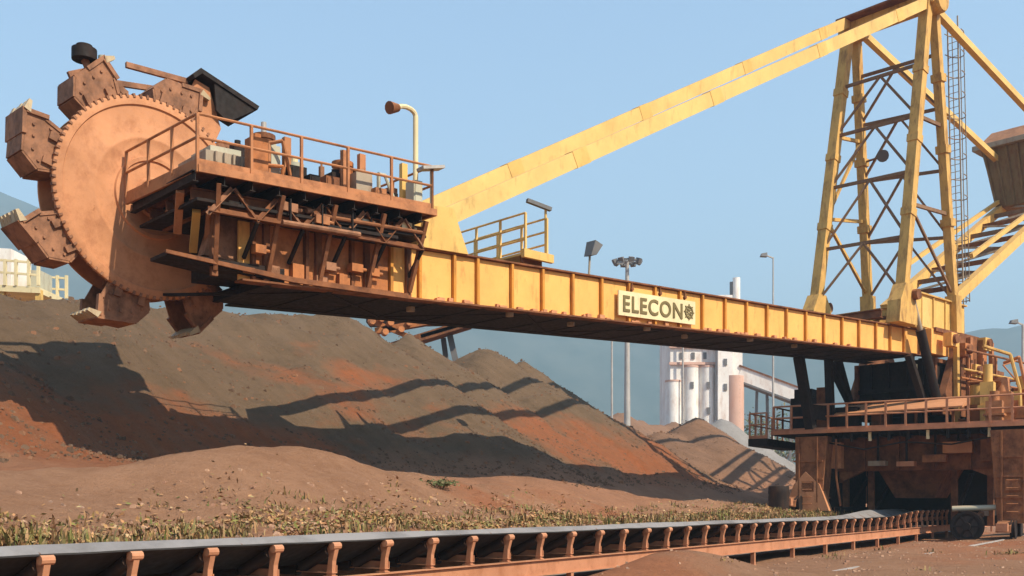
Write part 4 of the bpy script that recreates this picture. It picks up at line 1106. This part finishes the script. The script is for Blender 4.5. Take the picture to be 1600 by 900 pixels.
for k in range(9):
    l = 6.6 + 0.75 * k
    MB(Y).box(43.1, 43.22, l - 0.05, l + 0.05, 4.20, 4.44).tube((43.16, l, 4.2), (43.16, l, 4.08), 0.07, 8).build('deck_lamp' if k % 3 == 0 else 'deck_bracket', 'cream' if k % 3 == 0 else 'dark', port)
    MB(Y).ibeam((43.1, l + 0.3, 4.34), (45.0, l + 0.3, 4.34), 0.12, 0.18, 0.02).build('deck_joist', 'dark', port)
MB(Y).path([(43.3, 6.5, 4.1), (43.35, 8.0, 3.85), (43.3, 9.8, 4.0), (43.35, 11.4, 3.75), (43.3, 12.8, 4.05)], 0.035, 7).build('cable', 'dark', port)
MB(Y).path([(43.2, 12.5, 4.2), (43.1, 12.45, 2.6), (43.2, 12.3, 1.4)], 0.05, 8).build('cable', 'rust', port)
chute = MB(Y).hexa([(46.6, 9.3, 1.75), (49.4, 9.3, 1.75), (49.4, 10.9, 1.75), (46.6, 10.9, 1.75), (45.4, 8.0, 4.4), (50.2, 8.0, 4.4), (50.2, 12.2, 4.4), (45.4, 12.2, 4.4)]).build('discharge_chute', 'rust', rec)
for z in (2.4, 3.1, 3.8):
    MB(Y).box(45.7 + (3.8 - z) * 0.5 - 0.15, 45.8 + (3.8 - z) * 0.5, 8.3 + (3.8 - z) * 0.5, 11.9 - (3.8 - z) * 0.5, z - 0.05, z + 0.05).build('chute_band', 'rust', chute)
trip = MB(Y).box(50.0, 50.3, 6.5, 13.0, 0.5, 3.1).build('tripper_backing', 'dark', rec)  # solid dark wall added so the view under the portal stays black
for l in (7.0, 8.4, 11.8, 12.9):
    MB(Y).box(46.0, 46.25, l - 0.12, l + 0.12, 0.6, 3.1).build('tripper_post', 'rust', trip)
    MB(Y).bar((46.1, l, 0.8), (50.0, l, 2.8), 0.14, 0.18).build('tripper_brace', 'dark', trip)
for l in (7.2, 12.8):
    MB(Y).box(44.2, 50.0, l - 0.15, l + 0.15, 1.0, 1.35).build('tripper_sill', 'dark', trip)
MB(Y).box(44.3, 50.0, 13.05, 13.12, 0.9, 3.08).build('blackout_plate', 'dark', trip)  # dark sheet added to block the sunlit pile behind the portal
MB(Y).tube((42.9, 7.9, 1.30), (43.2, 6.3, 1.36), 0.11, 12).build('white_pipe', 'tank', rec, smooth=True)
wheel_me = MB(Matrix.Rotation(0, 4, 'Z')).lathe([(0.01, -0.09), (0.36, -0.09), (0.36, -0.05), (0.30, -0.04), (0.30, 0.06), (0.36, 0.07), (0.36, 0.09), (0.01, 0.09)], 24).mesh('bogie_wheel', 'dark', True)
yr = Y.to_euler().z
for a in (43.5, 51.2):
    for l in (6.0, 14.2):
        z0 = 0.16 if l < 10 else 1.12
        bg_ = MB(Y).prism([(a - 1.25, l - 0.26, z0 + 0.25), (a + 1.25, l - 0.26, z0 + 0.25), (a + 1.15, l - 0.26, z0 + 0.50), (a + 0.45, l - 0.26, z0 + 0.72), (a - 0.45, l - 0.26, z0 + 0.72), (a - 1.15, l - 0.26, z0 + 0.50)], (0, 0.52, 0)).build('bogie', 'portal', rec)
        for da in (-0.75, 0.75):
            share('bogie_wheel', wheel_me, bg_, Y @ Vector((a + da, l - 0.30, z0 + 0.36)), (0, 0, yr))
        MB(Y).box(a - 1.55, a - 1.25, l - 0.2, l + 0.2, z0 + 0.3, z0 + 0.6).build('rail_guard', 'bracket', bg_)
# cable reel in front of the near leg
rl = MB(Y @ Matrix.Translation((42.6, 7.3, 0.62))).lathe([(0.48, -0.16), (0.60, -0.16), (0.60, -0.12), (0.4, -0.10), (0.4, 0.10), (0.60, 0.12), (0.60, 0.16), (0.48, 0.16)], 36, 'x', True).build('cable_reel', 'dark', rec, smooth=True)
for k in range(6):
    c, s_ = math.cos(k * math.pi / 3), math.sin(k * math.pi / 3)
    MB(Y).bar((42.47, 7.3, 0.62), (42.47, 7.3 + 0.56 * c, 0.62 + 0.56 * s_), 0.07, 0.05, (1, 0, 0)).build('spoke', 'dark', rl)
MB(Y).tube((42.35, 7.3, 0.62), (42.9, 7.3, 0.62), 0.16, 14).build('reel_hub', 'dark', rl)
MB(Y).tube((42.52, 7.3, 0.62), (42.68, 7.3, 0.62), 0.46, 28).build('wound_cable', 'roller', rl)
MB(Y).bar((42.8, 7.3, 0.62), (44.0, 7.0, 1.1), 0.16, 0.2).build('reel_arm', 'rust', rl)

# ------------------------------------------------------------------ yard clutter
tk = MB(Matrix.Translation(yard(41.9, 14.5, 1.28))).lathe([(0.01, 0), (0.42, 0), (0.44, 0.03), (0.42, 0.3), (0.44, 0.33), (0.42, 0.62), (0.44, 0.65), (0.42, 0.95), (0.01, 0.95)], 24, 'z').build('oil_drum', 'roller', smooth=True, label='black drum on the ground beside the far portal leg', cat='drum')

# ------------------------------------------------------------------ background
# white silos and their inclined gallery
DEP = 150.0
def far(px_, py_, Yd=DEP):
    return Vector(((px_ - 800) / 1600 * Yd, Yd, 1.5 + (787 - py_) / 1600 * Yd))
silo = thing('silo_building', 'white and pink concrete silos standing behind the boom', 'silo', (far(1097, 0).x, DEP, 0))
ox = far(1097, 0).x
def sx(p):
    return (p - 800) / 1600 * DEP - ox
def sz(p):
    return 1.5 + (787 - p) / 1600 * DEP
MB().box(sx(1043), sx(1118), -2.6, 8, -1, sz(480)).build('block', 'white', silo)
for i, (x0, x1, top_) in enumerate(((1036, 1060, 600), (1062, 1087, 578), (1088, 1112, 578))):
    c, r_ = (sx(x0) + sx(x1)) / 2, (sx(x1) - sx(x0)) / 2
    MB().tube((c, -2.2, -1), (c, -2.2, sz(top_)), r_, 28).build('silo_shell', 'white', silo, smooth=True)
    MB().tube((c, -2.2, sz(top_)), (c, -2.2, sz(top_) + 0.25), r_ * 1.05, 28).build('silo_rim', 'pink', silo, smooth=True)
MB().box(sx(1113), sx(1135), -4.2, 2, -1, sz(470)).build('stair_tower', 'white', silo)
MB().tube((sx(1139), -3.0, -1), (sx(1139), -3.0, sz(592)), 1.5, 20).build('pink_silo', 'pink', silo, smooth=True)
MB().box(sx(1131), sx(1152), -3.4, 3, sz(600), sz(530)).build('head_house', 'white', silo)
for y0, y1 in ((574, 570), (548, 545), (522, 520)):
    MB().box(sx(1041), sx(1119), -2.95, -2.6, sz(y0), sz(y1)).build('ledge', 'pink', silo)
for px_, py_ in ((1075, 606), (1100, 606), (1124, 610), (1060, 560), (1078, 560), (1096, 560), (1124, 572), (1124, 535), (1100, 645), (1056, 530), (1070, 530), (1084, 530), (1098, 530)):
    f = MB().box(sx(px_ - 2.4), sx(px_ + 2.4), -4.35 if px_ > 1113 else (-3.46 if py_ > 580 else -2.75), -3.9 if px_ > 1113 else (-2.9 if py_ > 580 else -2.5), sz(py_ + 5), sz(py_ - 5)).build('window', 'greydark', silo)
for px_, y0, y1 in ((1061, 660, 500), (1112, 660, 500)):
    MB().tube((sx(px_), -3.4, sz(y0)), (sx(px_), -3.4, sz(y1)), 0.14, 8).build('downpipe', 'steel', silo, smooth=True)
for k in range(12):
    MB().box(sx(1140), sx(1146), -4.35, -4.25, sz(662 - k * 6), sz(661 - k * 6)).build('ladder_rung', 'greydark', silo)
MB().tube((sx(1153), 1, sz(560)), (sx(1153), 1, sz(432)), 0.55, 14).build('stack', 'white', silo, smooth=True)
MB().tube((sx(1146), 1.2, sz(560)), (sx(1146), 1.2, sz(438)), 0.3, 10).build('vent_pipe', 'greydark', silo, smooth=True)
MB().box(sx(1060), sx(1150), -1, 6, sz(480), sz(474)).build('roof_slab', 'white', silo)

g0, g1 = far(1150, 588) + Vector((0, -2, 0)), far(1275, 630, 146)
gal = thing('conveyor_gallery', 'white enclosed conveyor gallery sloping down from the silos', 'gallery', (g0.x, g0.y, 0))
off = Vector((g0.x, g0.y, 0))
MB().bar(g0 - off, g1 - off, 3.0, 2.3).build('gallery_body', 'white', gal)
MB().bar(g0 - off + Vector((0, 0, 1.12)), g1 - off + Vector((0, 0, 1.12)), 3.3, 0.22).build('gallery_roof', 'rust', gal)
MB().bar(g0 - off - Vector((0, 0, 1.15)), g1 - off - Vector((0, 0, 1.15)), 3.1, 0.26).build('gallery_floor', 'greydark', gal)
for f in (0.3, 0.75):
    p = (g0 - off).lerp(g1 - off, f)
    for dx in (-1.2, 1.2):
        MB().bar((p.x + dx, p.y, -1), (p.x + dx * 0.6, p.y, p.z - 1.2), 0.35).build('trestle_leg', 'greydark', gal)

# light masts
def light_mast(px_, top_y, Yd, label, r=0.22, crown='ring', base=0.0, lean=0):
    x = (px_ - 800) / 1600 * Yd
    zt_ = 1.5 + (787 - top_y) / 1600 * Yd
    t = thing('light_mast', label, 'light mast', (x, Yd, base), group='light masts of the yard')
    MB().tube((0, 0, 0), (lean, 0, zt_ - base), r * 1.6, 12, r * 0.7).build('pole', 'steel', t, smooth=True)
    if crown == 'ring':
        MB().lathe([(1.0, zt_ - base - 0.35), (1.1, zt_ - base - 0.35), (1.1, zt_ - base - 0.2), (1.0, zt_ - base - 0.2)], 20, 'z', True).build('crown_ring', 'greydark', t)
        for k in range(8):
            c, s_ = math.cos(k * math.pi / 4 + 0.2), math.sin(k * math.pi / 4 + 0.2)
            h = MB(Matrix.Translation((1.05 * c, 1.05 * s_, zt_ - base - 0.25)) @ Matrix.Rotation(k * math.pi / 4 + 0.2, 4, 'Z')).hexa([(-0.1, -0.2, -0.18), (0.2, -0.25, -0.3), (0.2, 0.25, -0.3), (-0.1, 0.2, -0.18), (0.0, -0.2, 0.2), (0.4, -0.25, 0.06), (0.4, 0.25, 0.06), (0.0, 0.2, 0.2)]).build('floodlight', 'greydark', t)
            MB().bar((0, 0, zt_ - base - 0.28), (1.05 * c, 1.05 * s_, zt_ - base - 0.28), 0.07).build('spoke', 'greydark', t)
    elif crown == 'arm':
        MB().bar((0, 0, zt_ - base - 0.1), (-0.9, -0.4, zt_ - base + 0.15), 0.12).build('arm', 'steel', t)
        MB().hexa([(-1.5, -0.8, zt_ - base - 0.05), (-0.8, -0.8, zt_ - base - 0.1), (-0.8, -0.2, zt_ - base - 0.1), (-1.5, -0.2, zt_ - base - 0.05), (-1.4, -0.7, zt_ - base + 0.25), (-0.8, -0.7, zt_ - base + 0.35), (-0.8, -0.3, zt_ - base + 0.35), (-1.4, -0.3, zt_ - base + 0.25)]).build('floodlight', 'greydark', t)
    return t
light_mast(980, 404, 95, 'tall light mast with a ring of floodlights behind the lettered board', 0.24)
light_mast(956, 452, 130, 'thin pale pole left of the tall light mast', 0.12, 'none')
light_mast(1208, 402, 110, 'distant light mast with one arm between silos and mast', 0.10, 'arm')
light_mast(1598, 506, 100, 'light mast cut by the right edge of the picture', 0.14, 'arm')

# rusty head of another conveyor showing under the boom
def fp(x, y, Yd=58.0):
    return Vector(((x - 800) / 1600 * Yd, Yd, 1.5 + (787 - y) / 1600 * Yd))
o0 = fp(660, 0); o0.z = 0
ch = thing('stacker_head', 'rusty orange conveyor head on a dark leg under the boom', 'conveyor', o0)
def F(x, y, dy=0.0):
    p = fp(x, y) - o0
    p.y += dy
    return p
MB().bar(F(575, 500), F(735, 498), 1.6, 0.55).build('head_frame', 'dark', ch)
MB().bar(F(590, 522, -0.9), F(690, 505, -0.9), 0.5, 0.32).build('orange_beam', 'motor', ch)
MB().bar(F(580, 505, -1.0), F(640, 530, -1.0), 0.3, 0.26).build('orange_beam', 'motor', ch)
MB().bar(F(615, 545, -0.4), F(735, 508, -0.4), 1.2, 0.42).build('frame', 'rust', ch)
MB().bar(F(660, 530, -0.8), F(722, 512, -0.8), 0.4, 0.2).build('pale_cover', 'grey', ch)
for x, y in ((584, 510), (598, 506), (612, 512), (604, 526), (628, 522), (640, 512)):
    MB().tube(F(x, y, -1.1), F(x + 4, y - 1, -1.5), 0.18, 10).build('bearing', 'motor', ch)
MB().bar(F(702, 520), F(720, 600), 0.34, 0.34).build('leg', 'greydark', ch)
MB().bar(F(690, 522, 1.5), F(700, 600, 1.5), 0.3, 0.3).build('leg', 'greydark', ch)

# steel platform behind the stockpile at the left edge
Yd = 46.0
o1 = fp(40, 0, Yd); o1.z = 0
lt = thing('transfer_platform', 'cream and yellow railed steel platform behind the stockpile at far left', 'platform', o1)
def G(x, y, dy=0.0):
    p = fp(x, y, Yd) - o1
    p.y += dy
    return p
MB().hexa([G(-60, 452), G(62, 458), G(62, 458, 3), G(-60, 452, 3), G(-60, 441), G(62, 449), G(62, 449, 3), G(-60, 441, 3)]).build('deck', 'cream', lt)
for x in (-40, -10, 8, 25, 45, 60):
    MB().bar(G(x, 446), G(x, 405 if x > 0 else 372), 0.12).build('post', 'cream' if x > 5 else 'yellow', lt)
    MB().bar(G(x, 446, 2.9), G(x, 408, 2.9), 0.12).build('post', 'cream', lt)
for y in (405, 424):
    MB().bar(G(-60, y - 3), G(62, y + 6), 0.09).build('rail', 'cream', lt)
    MB().bar(G(-60, y - 1, 2.9), G(62, y + 8, 2.9), 0.09).build('rail', 'cream', lt)
MB().hexa([G(-70, 440, 1), G(0, 442, 1), G(0, 442, 3), G(-70, 440, 3), G(-70, 376, 1), G(0, 380, 1), G(0, 380, 3), G(-70, 376, 3)]).build('cabin', 'white', lt)
MB().hexa([G(22, 446, 1.2), G(44, 447, 1.2), G(44, 447, 2.4), G(22, 446, 2.4), G(22, 412, 1.2), G(44, 413, 1.2), G(44, 413, 2.4), G(22, 412, 2.4)]).build('drive_box', 'tank', lt)
for x in (-50, 0, 58):
    for dy in (0.2, 2.8):
        MB().bar(G(x, 452, dy), Vector((G(x, 452).x, dy, 0)), 0.25).build('support_leg', 'yellow', lt)
for x0, x1 in ((70, 80), (84, 94), (98, 106), (112, 124)):
    MB().hexa([G(x0, 470, 6), G(x1, 470, 6), G(x1, 470, 7), G(x0, 470, 7), G(x0, 420, 6), G(x1, 422, 6), G(x1, 422, 7), G(x0, 420, 7)]).build('wall_panel', 'white' if x0 < 90 else 'tank', lt)

# ------------------------------------------------------------------ vegetation and loose stones beside the conveyor
def scatter_mesh(name, mat, n, gen, **kw):
    V, Fc = [], []
    for _ in range(n):
        gen(V, Fc)
    me = bpy.data.meshes.new(name)
    me.from_pydata(V, [], Fc)
    me.materials.append(MAT[mat])
    me.update()
    return link(bpy.data.objects.new(name, me), **kw)
_ga, _gl = np.meshgrid(np.arange(0, 56, 0.1), np.arange(1, 22, 0.1), indexing='ij')
_gz = ground_h(_ga, _gl)
def gh1(a, l):
    i, j = min(max(a, 0), 55.7) / 0.1, (min(max(l, 1), 21.7) - 1) / 0.1
    i0, j0 = int(i), int(j)
    fi, fj = i - i0, j - j0
    return float((_gz[i0, j0] * (1 - fi) + _gz[i0 + 1, j0] * fi) * (1 - fj) + (_gz[i0, j0 + 1] * (1 - fi) + _gz[i0 + 1, j0 + 1] * fi) * fj)
clumps = []
for _ in range(1500):
    a = 3 + 46 * rnd.random() ** 1.15
    l = 12.2 + abs(rnd.gauss(0, 1.5))
    if float(vnoise(np.array(a / 1.7), np.array(l / 1.2), 61)) < -0.28:
        continue
    clumps.append((a, l, gh1(a, l), rnd.uniform(0.07, 0.20) * (1.2 if l < 13.3 else 0.8)))
for _ in range(18):                      # camera side
    a, l = rnd.uniform(9, 34), rnd.uniform(3.5, 7.6)
    clumps.append((a, l, gh1(a, l), rnd.uniform(0.05, 0.14)))
def tuft(V, Fc):
    a, l, z, h = rnd.choice(clumps)
    a += rnd.gauss(0, 0.13); l += rnd.gauss(0, 0.13)
    p = yard(a, l, z - 0.03)
    ang = rnd.uniform(0, 6.28)
    h *= rnd.choice((0.4, 0.5, 0.6, 0.8, 1.0, 1.5)) * rnd.uniform(0.8, 1.2)
    lean = rnd.uniform(0.1, 0.9) * h
    w = rnd.uniform(0.008, 0.022)
    dx, dy = math.cos(ang), math.sin(ang)
    i = len(V)
    V += [(p.x - dy * w, p.y + dx * w, p.z), (p.x + dy * w, p.y - dx * w, p.z), (p.x + dx * lean * 0.4 + dy * w, p.y + dy * lean * 0.4 - dx * w, p.z + h * 0.65), (p.x + dx * lean * 0.4 - dy * w, p.y + dy * lean * 0.4 + dx * w, p.z + h * 0.65), (p.x + dx * lean, p.y + dy * lean, p.z + h * (1.0 if lean < 0.6 * h else 0.8))]
    Fc += [(i, i + 1, i + 2, i + 3), (i + 3, i + 2, i + 4)]
scatter_mesh('dry_grass', 'dry', 26000, tuft, label='strip of dry grass and weeds behind the belt conveyor', cat='grass', kind='stuff')
_gv = vnoise(_ga / 0.9, _gl / 0.6, 91)
def litter(V, Fc):
    a = 2 + 48 * rnd.random() ** 1.1
    l = 12.15 + abs(rnd.gauss(0, 1.5))
    if _gv[int(a * 10), int((min(l, 21) - 1) * 10)] < -0.12:
        return
    p = yard(a, l, gh1(a, l) + rnd.uniform(0.0, 0.10))
    u = Vector((rnd.gauss(0, 1), rnd.gauss(0, 1), rnd.gauss(0, 0.55))).normalized()
    v = u.cross(Vector((rnd.gauss(0, 0.6), rnd.gauss(0, 0.6), 1))).normalized()
    s_ = rnd.uniform(0.025, 0.075)
    i = len(V)
    V += [tuple(p - u * s_), tuple(p + v * s_ * 0.45), tuple(p + u * s_), tuple(p - v * s_ * 0.45)]
    Fc.append((i, i + 1, i + 2, i + 3))
scatter_mesh('leaf_litter', 'litter', 34000, litter, label='tan dead leaves and weeds lying along the conveyor', cat='leaves', kind='stuff')
def rock(V, Fc):
    r_ = rnd.random()
    if r_ < 0.8:
        a, l = 3 + 45 * rnd.random(), 12.3 + abs(rnd.gauss(0, 1.6))
    else:
        a, l = rnd.uniform(8, 44), rnd.uniform(2.5, 8.4)
    z = gh1(a, l)
    s = rnd.uniform(0.02, 0.06) * (1.6 if rnd.random() < 0.12 else 1) * (1.0 if l > 10 else 0.6)
    p = yard(a, l, z)
    i = len(V)
    for c in ((-1, -1, -.6), (1, -1, -.6), (1, 1, -.6), (-1, 1, -.6), (-.7, -.6, .7), (.6, -.7, .8), (.7, .6, .6), (-.6, .7, .9)):
        V.append((p.x + s * c[0] * rnd.uniform(0.6, 1.3), p.y + s * c[1] * rnd.uniform(0.6, 1.3), p.z + s * c[2] * rnd.uniform(0.6, 1.1)))
    for q in ((3, 2, 1, 0), (4, 5, 6, 7), (0, 1, 5, 4), (1, 2, 6, 5), (2, 3, 7, 6), (3, 0, 4, 7)):
        Fc.append(tuple(i + k for k in q))
scatter_mesh('loose_stones', 'stone', 3200, rock, label='loose stones scattered on the red soil', cat='stones', kind='stuff')
def shrub(a, l, h, w, label, mat, n=420):
    z = gh1(a, l)
    t = thing('shrub', label, 'shrub', yard(a, l, z + 0.02), group='small shrubs on the soil strip')
    st_ = MB()
    tips = []
    for k in range(7):
        an = k * 0.9 + rnd.random()
        e = Vector((math.cos(an) * w * rnd.uniform(0.3, 0.9), math.sin(an) * w * rnd.uniform(0.3, 0.9), h * rnd.uniform(0.55, 1.0)))
        m_ = e * 0.5 + Vector((0, 0, h * 0.12))
        st_.tube((0, 0, -0.15), m_, 0.018, 5, 0.012).tube(m_, e, 0.012, 5, 0.004)
        tips += [m_, e, (m_ + e) / 2]
    st_.build('stems', 'brace', t)
    V, Fc = [], []
    for _ in range(n):
        c = rnd.choice(tips) + Vector((rnd.gauss(0, w * 0.22), rnd.gauss(0, w * 0.22), rnd.gauss(0, h * 0.13)))
        u = Vector((rnd.gauss(0, 1), rnd.gauss(0, 1), rnd.gauss(0, 0.7))).normalized()
        v = u.cross(Vector((rnd.gauss(0, 1), rnd.gauss(0, 1), rnd.gauss(0, 1)))).normalized()
        s = rnd.uniform(0.03, 0.07)
        i = len(V)
        V += [tuple(c - u * s), tuple(c + v * s * 0.4), tuple(c + u * s), tuple(c - v * s * 0.4)]
        Fc.append((i, i + 1, i + 2, i + 3))
    me = bpy.data.meshes.new('leaves')
    me.from_pydata(V, [], Fc)
    me.materials.append(MAT[mat])
    link(bpy.data.objects.new('leaves', me), t)
shrub(21.5, 16.6, 0.22, 0.6, 'low green shrub on the slope below the boom shadow', 'leaf', 260)

# hazy trees beyond the silos
def far_tree(px_, top_y, Yd, label):
    p = far(px_, top_y, Yd)
    h = p.z
    t = thing('tree', label, 'tree', (p.x, Yd, 0), group='distant trees beyond the silos')
    tr = MB().tube((0, 0, -0.5), (0.1, 0, h * 0.45), 0.35, 8, 0.22)
    tips = []
    for k in range(9):
        an = k * 0.7 + rnd.random()
        b0 = Vector((0.1, 0, h * rnd.uniform(0.3, 0.5)))
        e = b0 + Vector((math.cos(an) * h * rnd.uniform(0.15, 0.33), math.sin(an) * h * rnd.uniform(0.15, 0.33), h * rnd.uniform(0.1, 0.42)))
        tr.tube(b0, e, 0.14, 6, 0.04)
        tips += [e, b0.lerp(e, 0.65)]
    tr.build('trunk', 'brace', t)
    V, Fc = [], []
    for _ in range(900):
        c = rnd.choice(tips) + Vector((rnd.gauss(0, h * 0.07), rnd.gauss(0, h * 0.07), rnd.gauss(0, h * 0.06)))
        u = Vector((rnd.gauss(0, 1), rnd.gauss(0, 1), rnd.gauss(0, 0.7))).normalized()
        v = u.cross(Vector((rnd.gauss(0, 1), rnd.gauss(0, 1), rnd.gauss(0, 1)))).normalized()
        q = rnd.uniform(0.2, 0.5)
        i = len(V)
        V += [tuple(c - u * q), tuple(c + v * q * 0.5), tuple(c + u * q), tuple(c - v * q * 0.5)]
        Fc.append((i, i + 1, i + 2, i + 3))
    me = bpy.data.meshes.new('crown')
    me.from_pydata(V, [], Fc)
    me.materials.append(MAT['leaf'])
    link(bpy.data.objects.new('crown', me), t)
for px_, ty, Yd, lb in ((1176, 632, 210, 'hazy tree just right of the pink silo'), (1202, 622, 225, 'taller hazy tree below the white gallery'), (1228, 630, 215, 'hazy tree beside the side walkway of the machine'), (935, 648, 230, 'small hazy tree left of the tall light mast')):
    far_tree(px_, ty, Yd, lb)

# ------------------------------------------------------------------ haze
hz = MB().box(-4900, 4900, -4900, 4900, -8, 560)
hz_me = bpy.data.meshes.new('haze')
hz_me.from_pydata([tuple(p) for p in hz.v], [], hz.f)
m = bpy.data.materials.new('haze_air')
m.use_nodes = True
m.node_tree.nodes.clear()
out = m.node_tree.nodes.new('ShaderNodeOutputMaterial')
pv = m.node_tree.nodes.new('ShaderNodeVolumePrincipled')
pv.inputs['Color'].default_value = (0.56, 0.80, 1.0, 1)
pv.inputs['Density'].default_value = 6.6e-4
pv.inputs['Anisotropy'].default_value = 0.1
m.node_tree.links.new(pv.outputs[0], out.inputs['Volume'])
hz_me.materials.append(m)
link(bpy.data.objects.new('haze', hz_me), kind='stuff')
